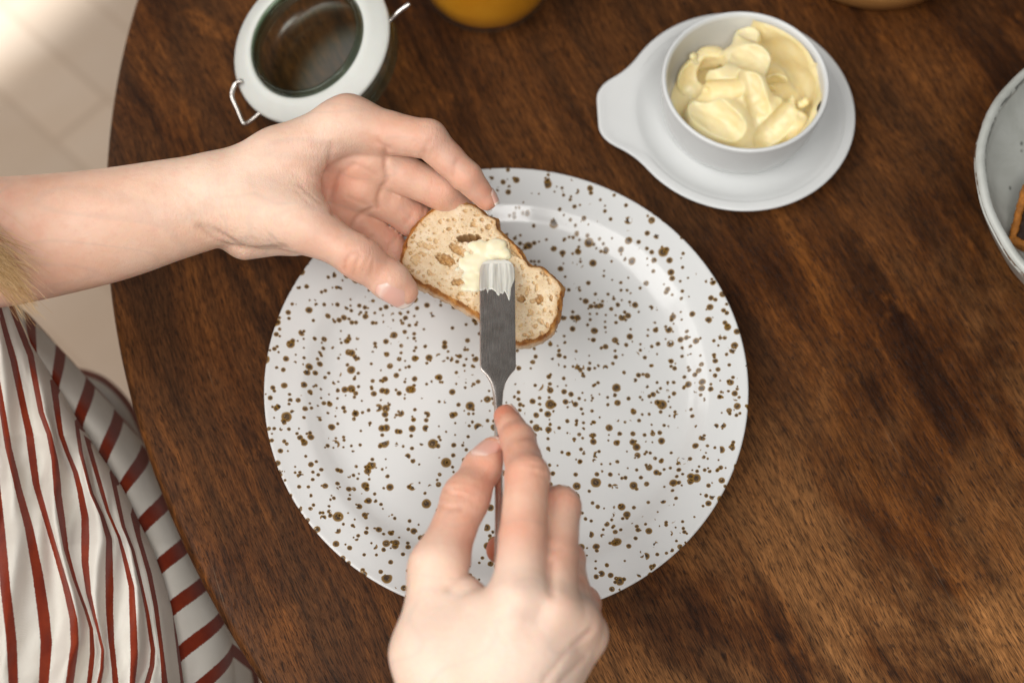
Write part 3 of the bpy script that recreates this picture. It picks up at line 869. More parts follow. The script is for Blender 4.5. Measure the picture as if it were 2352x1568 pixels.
    for name, mask in (("crumb", ~fm), ("crust", fm)):
        f = Fq[mask]; u, inv = np.unique(f, return_inverse=True)
        me = mesh(name, Wd[u], inv.reshape(-1, 4))
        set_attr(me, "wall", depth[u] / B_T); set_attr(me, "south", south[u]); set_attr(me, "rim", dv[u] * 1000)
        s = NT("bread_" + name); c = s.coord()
        if name == "crumb":
            col = s.ramp(s.noise(c, 150, 4, 0.6), [(0.3, (0.67, 0.50, 0.305)), (0.5, (0.74, 0.585, 0.39)), (0.7, (0.80, 0.68, 0.50))])
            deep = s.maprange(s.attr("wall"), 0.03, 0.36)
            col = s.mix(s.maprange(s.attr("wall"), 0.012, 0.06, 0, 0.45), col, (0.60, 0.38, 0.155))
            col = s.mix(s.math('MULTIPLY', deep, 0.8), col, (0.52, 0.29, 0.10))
            for vs, thr, rr_ in ((620, 0.45, 0.34), (1050, 0.5, 0.36)):
                vo = s.n('ShaderNodeTexVoronoi'); vo.inputs['Scale'].default_value = vs; s.l(c, vo.inputs['Vector'])
                vp = s.n('ShaderNodeSeparateColor'); s.l(vo.outputs['Color'], vp.inputs[0])
                pm = s.math('MULTIPLY', s.maprange(vo.outputs['Distance'], rr_ * 0.6, rr_, 1, 0), s.math('LESS_THAN', vp.outputs[0], thr))
                col = s.mix(s.math('MULTIPLY', pm, 0.5), col, (0.50, 0.31, 0.13))
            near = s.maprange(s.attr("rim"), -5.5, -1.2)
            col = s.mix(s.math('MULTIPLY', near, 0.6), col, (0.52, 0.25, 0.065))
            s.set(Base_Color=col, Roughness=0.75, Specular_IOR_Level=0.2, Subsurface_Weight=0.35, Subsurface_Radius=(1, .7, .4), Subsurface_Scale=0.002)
            s.set(Normal=s.bump(s.noise(c, 1300, 3, 0.6), 0.4, 0.0002))
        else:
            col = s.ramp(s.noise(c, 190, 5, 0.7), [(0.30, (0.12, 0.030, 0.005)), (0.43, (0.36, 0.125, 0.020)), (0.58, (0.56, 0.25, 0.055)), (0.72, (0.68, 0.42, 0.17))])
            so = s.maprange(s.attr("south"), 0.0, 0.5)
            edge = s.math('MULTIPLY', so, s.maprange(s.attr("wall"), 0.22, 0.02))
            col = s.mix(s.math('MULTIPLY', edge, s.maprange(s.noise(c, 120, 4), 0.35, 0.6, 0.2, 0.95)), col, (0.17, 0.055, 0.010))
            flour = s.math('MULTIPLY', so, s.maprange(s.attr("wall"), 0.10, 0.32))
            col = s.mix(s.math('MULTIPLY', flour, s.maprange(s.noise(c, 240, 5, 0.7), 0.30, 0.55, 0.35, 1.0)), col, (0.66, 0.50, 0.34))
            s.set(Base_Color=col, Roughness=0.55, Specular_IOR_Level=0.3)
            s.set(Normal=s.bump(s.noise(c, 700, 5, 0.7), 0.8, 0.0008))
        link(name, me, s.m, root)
    # spread butter
    blobs = [(960, 560, 88, 2.8), (1030, 600, 56, 3.2), (850, 555, 78, 1.7), (770, 535, 44, 1.0), (760, 690, 78, 0.9), (840, 650, 100, 1.3), (720, 770, 54, 0.8), (800, 790, 80, 1.0), (870, 830, 70, 1.0), (750, 850, 44, 0.8), (790, 866, 40, 0.9), (700, 690, 44, 0.7), (1000, 540, 55, 3.0), (900, 720, 95, 1.3), (650, 720, 26, 0.6), (715, 872, 30, 0.8), (690, 650, 22, .6), (735, 600, 24, .6)]
    bl = [(b3(x, y, -0.0003), r * pxm, hh * 0.001) for x, y, r, hh in blobs]
    def fn(p):
        d = None
        for c, r, hh in bl:
            w = p - c; z = w @ B_N
            l = np.sqrt(np.maximum((w ** 2).sum(1) - z * z, 0) + (z * r / hh) ** 2)
            e = (l - r) * min(1, hh / r * 1.6)
            d = e if d is None else smin(d, e, 0.0010)
        return d + 0.00030 * vnoise(p, 420, 4) + 0.00035 * vnoise(p * np.array([0.6, 1.6, 1]), 300, 8)
    ps = np.array([c for c, _, _ in bl])
    V, Fq = field_mesh(fn, ps.min(0) - .010, ps.max(0) + .010, 0.0005, 2, 6)
    s = NT("spread_butter"); c = s.coord()
    s.set(Base_Color=s.ramp(s.noise(c, 120, 3), [(0.3, (0.80, 0.71, 0.47)), (0.7, (0.86, 0.80, 0.60))]), Roughness=0.35, Specular_IOR_Level=0.45, Subsurface_Weight=0.4, Subsurface_Radius=(1, .8, .4), Subsurface_Scale=0.003)
    s.set(Normal=s.bump(s.noise(s.coord(scale=(1, .35, 1)), 500, 3), 0.35, 0.0004))
    M['spread'] = s.m
    link("butter_smear", mesh("butter_smear", V - B_O, Fq), s.m, root)
build_bread()

# ================================================================== toast in the bowl
def build_toast():
    o0 = at(2380, 500, 0.040); n = unit([-0.45, -0.15, 1.0]); e1 = unit(RT - n * n[0]); e2 = np.cross(n, e1)
    pl = [(2314, 552), (2330, 490), (2347, 425), (2390, 395), (2450, 400), (2500, 450), (2500, 540), (2450, 590), (2390, 585), (2350, 568)]
    P2 = np.array([[(on_plane(x, y, o0, n) - o0) @ e1, (on_plane(x, y, o0, n) - o0) @ e2] for x, y in pl])
    root = empty("rye_slice", tuple(o0))
    tag(root, "dark rye bread slice with orange crust lying in the grey bowl", "bread")
    def make(inset, top, name, mat, amp):
        def fn(p):
            w = p - o0
            q = np.stack([w @ e1, w @ e2], 1); z = w @ n
            d = poly_sdf(q, P2) + amp * vnoise(p, 500, 3) + amp * 0.6 * vnoise(p, 1100, 6)
            if inset > 0:
                e = smax(d + inset, np.abs(z + 0.0055) - 0.0055 - top + amp * 0.7 * vnoise(p, 700, 4), 0.001)
            else:
                e = smax(smax(d, -(d + 0.0042), 0.001), np.abs(z + 0.0055) - 0.0060, 0.0015)
            return e
        w = np.array([o0 + e1 * a[0] + e2 * a[1] for a in P2])
        V, Fq = field_mesh(fn, w.min(0) - .012, w.max(0) + .006, 0.0007, 1)
        link(name, mesh(name, V - o0, Fq), mat, root)
    make(0.0040, -0.0008, "crumb", mat_plain("rye_crumb", (0.030, 0.014, 0.009), 0.7, 0.25, 0.4, 300, bump=0.0008, bscale=700), 0.0008)
    make(0.0, 0, "crust", mat_plain("rye_crust", (0.36, 0.13, 0.02), 0.6, 0.3, 0.45, 260, bump=0.0008, bscale=700), 0.0006)
build_toast()

# ================================================================== butter knife
K_T = b3(975, 655, 0.0042)           # tip on the bread
K_E = at(1147, 1300, 0.107)          # far along the handle
def build_knife():
    root = empty("butter_knife", tuple(K_T))
    tag(root, "small steel butter knife with a flat blunt blade held over the bread", "knife")
    ax = unit(K_E - K_T); Lt = np.linalg.norm(K_E - K_T)
    side = unit(np.cross(ax, CAM - K_T)); 
    if side[0] < 0: side = -side
    nn = unit(np.cross(side, ax)); 
    if nn[2] < 0: nn = -nn
    def prj(p):
        v = p - CAM; d = v @ FW; return H / 2 - F * (v @ UP) / d, d
    ts = np.linspace(-0.05, 1.4, 600); py = np.array([prj(K_T + ax * Lt * t)[0] for t in ts]); dd = np.array([prj(K_T + ax * Lt * t)[1] for t in ts])
    def S(y): return np.interp(y, py, ts) * Lt
    def Dp(y): return np.interp(y, py, dd)
    keys = [(599.5, 22, .35), (601.5, 29, .42), (605, 34, .5), (611, 38, .52), (620, 40.5, .55), (650, 41, .55), (750, 41, .6), (830, 41.5, .65), (844, 41.5, .7), (850, 39, .75), (857, 32, .85), (866, 25, 1.0), (880, 17.5, 1.2), (900, 12.5, 1.4), (930, 10, 1.5), (1000, 9.5, 1.6), (1100, 9.5, 1.7), (1250, 10.5, 1.8), (1330, 12, 1.9), (1380, 12.5, 1.9), (1392, 10, 1.6), (1397, 4, .8)]
    ys = np.concatenate([np.linspace(599.5, 625, 14), np.linspace(640, 840, 16), np.linspace(845, 930, 20), np.linspace(950, 1380, 20), [1388, 1393, 1397]])
    hw = np.interp(ys, [k[0] for k in keys], [k[1] for k in keys]) * np.array([Dp(y) for y in ys]) / F
    ht = np.interp(ys, [k[0] for k in keys], [k[2] for k in keys]) * 0.001
    s = NT("brushed_steel"); c = s.coord()
    uvw = s.n('ShaderNodeUVMap'); mp = s.n('ShaderNodeMapping'); mp.inputs['Scale'].default_value = (60, 2.0, 1); s.l(uvw.outputs[0], mp.inputs['Vector'])
    br = s.noise(mp.outputs[0], 1.0, 5, 0.6)
    bl = s.noise(c, 120, 4, 0.6)
    col = s.ramp(bl, [(0.3, (0.64, 0.58, 0.53)), (0.7, (0.88, 0.82, 0.77))])
    sv = s.n('ShaderNodeMapping'); sv.inputs['Scale'].default_value = (6, 160, 1); sv.inputs['Rotation'].default_value = (0, 0, 0.5); s.l(uvw.outputs[0], sv.inputs['Vector'])
    scr = s.maprange(s.noise(sv.outputs[0], 1.0, 2), 0.70, 0.78)
    col = s.mix(s.math('MULTIPLY', scr, 0.5), col, (0.7, 0.68, 0.65))
    s.set(Base_Color=col, Metallic=1.0, Roughness=s.maprange(br, 0.3, 0.7, 0.20, 0.36), Normal=s.bump(br, 0.25, 0.0003))
    na = 24
    a = np.linspace(0, 2 * np.pi, na, endpoint=False)
    def body(sel, name, cap0, cap1):
        V, uv = [], []
        for i in sel:
            e = 0.55 if ys[i] < 850 else min(1.0, 0.55 + (ys[i] - 850) / 60 * 0.45)
            cx = np.sign(np.cos(a)) * np.abs(np.cos(a)) ** e; cz = np.sign(np.sin(a)) * np.abs(np.sin(a)) ** e
            p = K_T + ax * S(ys[i]) + side * (hw[i] * cx)[:, None] + nn * (ht[i] * cz)[:, None]
            V.append(p); uv.append(np.stack([cx * 0.5 + 0.5, np.full(na, S(ys[i]) * 50)], 1))
        V = np.vstack(V) - K_T; uv = np.vstack(uv); m = len(sel); f = []
        for i in range(m - 1):
            for k in range(na):
                f.append([i * na + k, (i + 1) * na + k, (i + 1) * na + (k + 1) % na, i * na + (k + 1) % na])
        f.append(list(range(na))); f.append([(m - 1) * na + k for k in range(na)][::-1])
        me = mesh(name, V, f); set_uv(me, uv)
        import bmesh
        b = bmesh.new(); b.from_mesh(me); bmesh.ops.recalc_face_normals(b, faces=b.faces); b.to_mesh(me); b.free()
        o = link(name, me, s.m, root)
        md = o.modifiers.new("es", 'EDGE_SPLIT'); md.split_angle = math.radians(50)
    i870 = int(np.argmin(np.abs(ys - 880)))
    body(list(range(0, i870 + 1)), "blade", 1, 1)
    body(list(range(i870, len(ys))), "handle", 1, 1)
    # butter left on the blade
    nu, nv = 70, 110
    U = np.linspace(-1, 1, nu); y0, y1 = 598.6, 712
    Vv = np.linspace(0, 1, nv)
    uu, vv = np.meshgrid(U, Vv, indexing='ij')
    yy = y0 + (y1 - y0) * vv
    low = np.interp(U, [-1, -.8, -.62, -.55, -.45, -.3, -.12, 0, .1, .2, .32, .42, .55, .66, .72, .8, 1], [669, 668, 665, 676, 667, 666, 671, 679, 681, 675, 677, 671, 681, 694, 688, 662, 642])
    st = 0.5 * np.sin(uu * 9 + 1) + 0.35 * np.sin(uu * 23 + 2) + 0.25 * np.sin(uu * 41) + 0.15 * np.sin(uu * 67 + vv * 3)
    hgt = 0.00022 + 0.00003 * st + 0.0002 * np.exp(-((low[:, None] - yy) / 7) ** 2) + 0.0004 * np.exp(-((yy - 606) / 8) ** 2)
    hgt *= 1.0 - 0.8 * np.clip((uu - 0.55) / 0.3, 0, 1) * np.clip((yy - 630) / 30, 0, 1)
    fade = np.clip((low[:, None] - yy) / 4.0, -1.5, 1)
    hw_i = np.interp(yy, ys, hw); ht_i = np.interp(yy, ys, ht)
    top = ht_i + np.where(fade > 0, hgt * fade, -0.0006) - 0.0006 * np.clip((np.abs(uu) - 0.93) / 0.07, 0, 1)
    Sx = np.interp(yy, py, ts) * Lt
    P3 = K_T + ax * Sx[..., None] + side * (uu * hw_i * 0.99)[..., None] + nn * top[..., None]
    i, j = np.meshgrid(np.arange(nu - 1), np.arange(nv - 1), indexing='ij')
    f = np.stack([i * nv + j, i * nv + j + 1, (i + 1) * nv + j + 1, (i + 1) * nv + j], -1).reshape(-1, 4)
    keep = (fade.ravel()[f] > -0.6).any(1)
    f = f[keep]; u_, inv = np.unique(f, return_inverse=True)
    rs = NT("butter_film")
    ru = rs.n('ShaderNodeUVMap'); rm = rs.n('ShaderNodeMapping'); rm.inputs['Scale'].default_value = (5, 0.5, 1); rs.l(ru.outputs[0], rm.inputs['Vector'])
    stv = rs.noise(rm.outputs[0], 1.0, 4, 0.6, 0.3)
    rx = rs.n('ShaderNodeSeparateXYZ'); rs.l(ru.outputs[0], rx.inputs[0])
    al = rs.math('MAXIMUM', rs.maprange(stv, 0.36, 0.64, 0.42, 1.0), rs.maprange(rx.outputs[1], 0.16, 0.05))
    rs.set(Base_Color=(0.80, 0.79, 0.72), Roughness=0.32, Alpha=al, Subsurface_Weight=0.2, Subsurface_Radius=(1, .8, .5), Subsurface_Scale=0.001)
    rme = mesh("butter_residue", P3.reshape(-1, 3)[u_] - K_T, inv.reshape(-1, 4))
    set_uv(rme, np.stack([uu.ravel() * .5 + .5, vv.ravel()], 1)[u_])
    link("butter_residue", rme, rs.m, root)
build_knife()

# ================================================================== person: arms, hands, nails, shirt, hair
PERSON = empty("person", (-0.50, -0.22, -0.74))
tag(PERSON, "person in a rust and white striped shirt buttering bread with both hands", "person")
PO = np.array(PERSON.location)

def chain(p, pts, k=0.0025):
    """pts: list of (xyz, r); phalanges slightly waisted between the joints"""
    d = None
    for (a, ra), (b, rb) in zip(pts[:-1], pts[1:]):
        m = (a + b) / 2; rm = (ra + rb) / 2 * 0.955
        e = smin(cone(p, a, m, ra, rm), cone(p, m, b, rm, rb), 0.0015)
        d = e if d is None else smin(d, e, k)
    return d

def dent(p, d, c, axis, nrm, depth, width, reach):
    """crease across a finger or palm: groove round the axis on the side of nrm"""
    w = p - c
    t = w @ axis
    s = w @ nrm
    l = np.sqrt((w ** 2).sum(1))
    g = np.exp(-(t / width) ** 2) * np.clip((s + 0.003) / 0.006, 0, 1) * np.clip((reach - l) / (reach * 0.5), 0, 1)
    return d + depth * g

def bulge(p, d, c, r, amt):
    l2 = ((p - c) ** 2).sum(1)
    return d - amt * np.exp(-l2 / (r * r))

mm = 0.001
TOCAM = lambda c: unit(CAM - c)

# ---------------- left hand: thumb side up, fingers wrapped behind the bread
L = {}
L['fore'] = [(at(-330, 590, .060), 40 * mm), (at(-160, 570, .070), 37.5 * mm), (at(0, 556, .078), 34.5 * mm), (at(130, 538, .084), 32 * mm), (at(260, 515, .089), 29.5 * mm), (at(380, 485, .092), 26.6 * mm), (at(480, 462, .094), 24.6 * mm)]
L['I'] = [(at(800, 283, .113), 12.6 * mm), (at(984, 322, .112), 10.0 * mm), (at(1072, 407, .101), 8.2 * mm), (at(1117, 458, .091), 6.0 * mm)]
L['M'] = [(at(842, 360, .094), 11.4 * mm), (at(1012, 440, .078), 10.0 * mm), (at(1085, 520, .055), 8.6 * mm), (at(1095, 580, .045), 7.0 * mm)]
L['R'] = [(at(832, 430, .080), 10.8 * mm), (at(950, 503, .060), 9.4 * mm), (at(1035, 552, .046), 8.2 * mm), (at(1070, 590, .040), 6.8 * mm)]
L['P'] = [(at(800, 490, .063), 10.2 * mm), (at(893, 566, .050), 8.6 * mm), (at(952, 608, .046), 7.4 * mm), (at(1000, 636, .043), 6.2 * mm)]
L['T'] = [(at(692, 512, .104), 12.2 * mm), (at(828, 594, .098), 10.2 * mm), (at(896, 645, .090), 9.5 * mm), (at(925, 669, .086), 8.2 * mm)]
L_TN = TOCAM(L['T'][2][0])

def left_base(p):
    F_ = L['fore']
    d = None
    nf = unit(TOCAM(F_[4][0]) + np.array([0, -0.25, 0]))
    Fs = spline(np.array([[*a, r] for a, r in F_]), 22)
    for q0, q1 in zip(Fs[:-1], Fs[1:]):
        e = cone(p, q0[:3], q1[:3], q0[3], q1[3], 0.82, nf)
        d = e if d is None else smin(d, e, 0.0012)
    w = F_[-1][0]
    def c(px, py, z, r): return (at(px, py, z), r * mm)
    bones = [
        (c(500, 440, .096, 19), c(640, 364, .104, 15.6)), (c(640, 364, .104, 15.6), c(800, 283, .113, 12.6)),      # index metacarpal
        (c(510, 448, .086, 20), c(690, 384, .082, 12)), (c(690, 384, .082, 12), c(842, 358, .094, 11.4)),
        (c(510, 470, .078, 19), c(690, 440, .070, 11.5)), (c(690, 440, .070, 11.5), c(832, 428, .080, 10.8)),
        (c(520, 488, .072, 17), c(800, 490, .063, 10.6)),
        (c(562, 548, .074, 11.5), c(680, 532, .064, 11.5)), (c(680, 532, .064, 11.5), c(780, 506, .060, 10)),          # heel of the hand
    ]
    for (a, ra), (b, rb) in bones:
        d = smin(d, cone(p, a, b, ra, rb), 0.007)
    thenar = [
        (c(500, 480, .092, 17), c(600, 492, .097, 16.5)), (c(600, 492, .097, 16.5), c(692, 512, .104, 12.4)),    # thumb metacarpal
        (c(560, 440, .098, 17), c(690, 345, .107, 12.0)), (c(600, 470, .098, 16), c(694, 412, .102, 10.0)), (c(640, 480, .099, 13), c(702, 468, .101, 9.0)), (c(690, 345, .107, 12), c(760, 300, .112, 12)),   # web
    ]
    tv = None
    for (a, ra), (b, rb) in thenar:
        e = cone(p, a, b, ra, rb)
        tv = e if tv is None else smin(tv, e, 0.008)
    d = smin(d, tv, 0.004)
    # knuckle, wrist tendon hollow, heel crease
    d = bulge(p, d, at(785, 240, .112), 0.011, 0.0012)
    d = bulge(p, d, at(430, 452, .112), 0.016, -0.0012)
    d = dent(p, d, at(560, 570, .088), unit(at(560, 590, .08) - at(600, 545, .095)), TOCAM(w), 0.0022, 0.0035, 0.030)
    palm = d
    out = None
    for k, kb in (('I', .011), ('M', .009), ('R', .008), ('P', .008)):
        pts = L[k]
        f = chain(p, pts)
        # finger pads on the palm side
        ax1 = unit(pts[1][0] - pts[0][0]); ax2 = unit(pts[2][0] - pts[1][0])
        inn = unit(ax2 - ax1 * (ax2 @ ax1))
        f = bulge(p, f, (pts[0][0] * .45 + pts[1][0] * .55) + inn * pts[1][1] * .6, 0.010, 0.0012)
        f = dent(p, f, pts[1][0] + inn * pts[1][1] * .5, unit(ax1 + ax2), inn, 0.0009, 0.0011, 0.014)
        f = dent(p, f, pts[2][0] + inn * pts[2][1] * .5, ax2, inn, 0.0007, 0.0009, 0.012)
        f = bulge(p, f, pts[1][0] - inn * pts[1][1] * .8, 0.007, 0.0009)
        f = smin(palm, f, kb)
        base = pts[0][0] + ax1 * (0.0125 if k != 'I' else 0.017)
        out = f if out is None else np.minimum(out, f)
    T = L['T']
    t = smin(cone(p, T[0][0], T[1][0], T[0][1], T[1][1]), cone(p, T[1][0], T[2][0], T[1][1], T[2][1], 0.86, L_TN), 0.006)
    t = smin(t, cone(p, T[2][0], T[3][0], T[2][1] * 1.04, T[3][1], 0.80, L_TN), 0.004)
    ta = unit(T[1][0] - T[0][0])
    t = bulge(p, t, T[1][0] + L_TN * 0.009, 0.008, 0.0010)
    for o_ in (-0.0042, 0.0, 0.0038):
        t = dent(p, t, T[1][0] + ta * o_ + L_TN * 0.006, ta, L_TN, 0.00045, 0.0007, 0.012)
    t = smin(palm, t, 0.013)
    out = np.minimum(out, t)
    return out

# ---------------- right hand: knife pinched between thumb, index and middle finger
Rr = {}
Rr['I'] = [(at(1192, 1375, .141), 12.4 * mm), (at(1211, 1095, .129), 10.1 * mm), (at(1190, 1010, .111), 8.2 * mm), (at(1162, 957, .099), 6.2 * mm)]
Rr['M'] = [(at(1266, 1402, .137), 11.8 * mm), (at(1285, 1165, .116), 9.7 * mm), (at(1235, 1150, .088), 8.4 * mm), (at(1180, 1180, .082), 7.0 * mm)]
Rr['R'] = [(at(1316, 1428, .127), 11.2 * mm), (at(1296, 1285, .094), 9.2 * mm), (at(1240, 1225, .074), 8.2 * mm), (at(1150, 1262, .078), 7.2 * mm)]
Rr['P'] = [(at(1338, 1455, .113), 10.6 * mm), (at(1335, 1385, .083), 8.6 * mm), (at(1262, 1335, .066), 7.4 * mm), (at(1200, 1350, .068), 6.4 * mm)]
Rr['T'] = [(at(1008, 1300, .117), 11.6 * mm), (at(1070, 1142, .108), 10.3 * mm), (at(1108, 1072, .103), 9.0 * mm), (at(1128, 1035, .101), 6.8 * mm)]
R_TN = unit(TOCAM(Rr['T'][2][0]) + np.array([-0.50, 0.22, 0.0]))
R_FORE = [(at(1085, 1760, .118), 27 * mm), (np.array([-0.07, -0.33, 0.105]), 31 * mm), (np.array([-0.15, -0.43, 0.09]), 38 * mm)]

def right_base(p):
    d = None
    def c(px, py, z, r): return (at(px, py, z), r * mm)
    for (a, ra), (b, rb) in zip(R_FORE[:-1], R_FORE[1:]):
        e = cone(p, a, b, ra, rb, 0.85, np.array([0, 0, 1.0]))
        d = e if d is None else smin(d, e, 0.02)
    bones = [
        (c(1070, 1680, .124, 21), c(1192, 1385, .140, 12.4)), (c(1110, 1700, .124, 21), c(1266, 1412, .137, 11.8)),
        (c(1130, 1710, .118, 20), c(1316, 1435, .127, 11.2)), (c(1150, 1720, .112, 19), c(1338, 1458, .113, 10.6)),
        (c(1035, 1690, .118, 19), c(988, 1500, .119, 16.5)), (c(988, 1500, .119, 16.5), c(1006, 1310, .117, 11.8)),
        (c(1040, 1540, .124, 17), c(1115, 1420, .130, 13)), (c(1030, 1500, .122, 14), c(1072, 1372, .121, 9.0)),
        (c(1180, 1600, .105, 17), c(1290, 1470, .105, 14)),
    ]
    for (a, ra), (b, rb) in bones:
        e = cone(p, a, b, ra, rb)
        d = e if d is None else smin(d, e, 0.008)
    for q, r_, a_ in ((at(1192, 1375, .153), .010, .0022), (at(1268, 1402, .149), .010, .0024), (at(1320, 1428, .138), .009, .0022), (at(1352, 1450, .122), .008, .0022)):
        d = bulge(p, d, q, r_, a_)
    for q in (at(1232, 1410, .151), at(1294, 1440, .145), at(1332, 1462, .131)):
        d = bulge(p, d, q, .009, -.0026)
    # tendons towards the little finger side
    for a_, b_ in ((at(1250, 1568, .137), at(1318, 1440, .136)), (at(1290, 1568, .125), at(1345, 1475, .123))):
        w = p - a_; ba = b_ - a_; h_ = np.clip((w @ ba) / (ba @ ba), 0, 1); l = np.linalg.norm(w - h_[:, None] * ba, axis=1)
        d = d - 0.0020 * np.exp(-(l / 0.0038) ** 2)
    palm = d
    out = None
    for k, kb in (('I', .006), ('M', .005), ('R', .005), ('P', .005)):
        pts = Rr[k]
        f = chain(p, pts)
        ax1 = unit(pts[1][0] - pts[0][0]); ax2 = unit(pts[2][0] - pts[1][0])
        inn = unit(ax2 - ax1 * (ax2 @ ax1))
        f = bulge(p, f, pts[1][0] - inn * pts[1][1] * .8, 0.007, 0.0010)
        f = bulge(p, f, pts[2][0] - inn * pts[2][1] * .8, 0.005, 0.0005)
        for o_ in (-0.0028, 0.0005, 0.0036):
            f = dent(p, f, pts[1][0] + ax1 * o_ - inn * pts[1][1] * .6, ax1, -inn, 0.0004, 0.0007, 0.010)
        f = smin(palm, f, kb)
        out = f if out is None else np.minimum(out, f)
    T = Rr['T']
    t = smin(cone(p, T[0][0], T[1][0], T[0][1], T[1][1]), cone(p, T[1][0], T[2][0], T[1][1], T[2][1], 0.88, R_TN), 0.006)
    t = smin(t, cone(p, T[2][0], T[3][0], T[2][1], T[3][1], 0.85, R_TN), 0.004)
    ta = unit(T[1][0] - T[0][0])
    t = bulge(p, t, T[1][0] + R_TN * 0.009, 0.008, 0.0010)
    for o_ in (-0.0040, 0.0, 0.0038):
        t = dent(p, t, T[1][0] + ta * o_ + R_TN * 0.006, ta, R_TN, 0.0005, 0.0008, 0.012)
    t = smin(palm, t, 0.011)
    return np.minimum(out, t)

# ---------------- skin creases, laid on the surface
def lay(field, lines):
    qs = [spline(np.array(px, float), max(3, 2 * len(px))) for px, _, _ in lines]
    r = np.array([unit(ray(x, y)) for q in qs for x, y in q])
    t = (CAM[2] - 0.175) / -r[:, 2]
    for _ in range(36):
        t = t + 0.85 * field(CAM + r * t[:, None])
    P_ = CAM + r * t[:, None]
    out, k = [], 0
    for q, (_, depth, width) in zip(qs, lines):
        out.append((P_[k:k + len(q)], depth * mm, width * mm)); k += len(q)
    return out
def poly_dist(p, q):
    d = np.full(len(p), 1.0)
    c = q.mean(0); rad = np.linalg.norm(q - c, axis=1).max() + 0.008
    near = np.linalg.norm(p - c, axis=1) < rad
    if not near.any(): return d
    pp = p[near]; dd = np.full(len(pp), 1.0)
    for a, b in zip(q[:-1], q[1:]):
        e = b - a; w = pp - a; h = np.clip((w @ e) / (e @ e + 1e-12), 0, 1)
        dd = np.minimum(dd, np.linalg.norm(w - h[:, None] * e, axis=1))
    d[near] = dd
    return d
L_LINES = lay(left_base, [
    ([(884, 342), (886, 370), (885, 392), (890, 411)], 2.2, 1.2), ([(890, 413), (878, 430), (869, 452), (868, 476)], 2.2, 1.2),
    ([(852, 479), (835, 488), (818, 500), (808, 516)], 2.2, 1.2), ([(781, 397), (767, 423), (760, 458), (763, 490)], 1.9, 1.3),
    ([(762, 331), (755, 371), (751, 392)], 1.0, 1.2), ([(781, 399), (795, 388), (812, 377)], 0.9, 1.1), ([(812, 377), (838, 384), (866, 402)], 0.5, 1.2), ([(800, 452), (822, 462), (848, 470)], 0.7, 1.2),
    ([(868, 322), (880, 334), (894, 339)], 1.2, 1.2),
    ([(790, 618), (795, 594), (806, 581), (823, 577)], 0.8, 1.0), ([(811, 630), (816, 609), (828, 588)], 0.9, 1.0), ([(848, 632), (855, 618), (856, 603)], 0.6, 0.9), ([(835, 622), (842, 600)], 0.5, 0.9),
    ([(459, 521), (501, 553), (547, 567), (606, 570), (655, 567)], 1.2, 1.6), ([(613, 532), (628, 548), (645, 562)], 0.5, 1.0), ([(576, 545), (592, 556)], 0.4, 1.0),
    ([(975, 362), (977, 338), (987, 322)], 0.7, 1.0), ([(984, 362), (992, 344)], 0.5, 0.9), ([(1041, 404), (1043, 380), (1054, 367)], 0.7, 1.0), ([(931, 511), (946, 494)], 0.6, 1.0), ([(844, 546), (856, 541)], 0.7, 1.0),
    ([(690, 424), (712, 446), (735, 466)], 0.5, 0.9), ([(680, 438), (700, 458), (722, 474)], 0.4, 0.9), ([(735, 400), (742, 430), (748, 462)], 0.5, 0.9),
])
R_LINES = lay(right_base, [
    ([(1018, 1127), (1040, 1136), (1064, 1136)], 0.8, 1.1), ([(1008, 1162), (1035, 1167), (1060, 1166)], 0.8, 1.1), ([(1014, 1145), (1050, 1150)], 0.5, 1.0),
    ([(1226, 1068), (1250, 1074)], 0.6, 1.1), ([(1222, 1086), (1254, 1096)], 0.6, 1.1), ([(1200, 1008), (1224, 1004)], 0.4, 1.0),
    ([(1030, 1348), (1060, 1322), (1090, 1308)], 1.3, 2.0), ([(1265, 1290), (1266, 1330), (1268, 1362)], 1.6, 1.8),
    ([(1250, 1562), (1302, 1496), (1358, 1448)], 1.1, 1.8), ([(1287, 1564), (1346, 1508)], 0.9, 1.6), ([(1340, 1330), (1350, 1370)], 0.8, 1.6),
])
def left_field(p):
    d = left_base(p)
    for q, dp, wd in L_LINES: d = d + dp * np.exp(-(poly_dist(p, q) / wd) ** 2)
    return d
def right_field(p):
    d = right_base(p)
    for q, dp, wd in R_LINES: d = d + dp * np.exp(-(poly_dist(p, q) / wd) ** 2)
    return d

def torso_field(p):
    A = np.array
    d = cone(p, A([-0.56, -0.24, -0.28]), A([-0.52, -0.22, 0.22]), .135, .145, 0.75, A([1.0, 0, 0]))
    d = smin(d, cone(p, A([-0.52, -0.05, .30]), A([-0.52, -0.40, .30]), .055, .055), .08)
    d = smin(d, cone(p, A([-0.52, -0.04, .30]), L['fore'][0][0], .055, .041), .02)
    d = smin(d, cone(p, A([-0.52, -0.41, .30]), R_FORE[-1][0], .055, .039), .02)
    return d

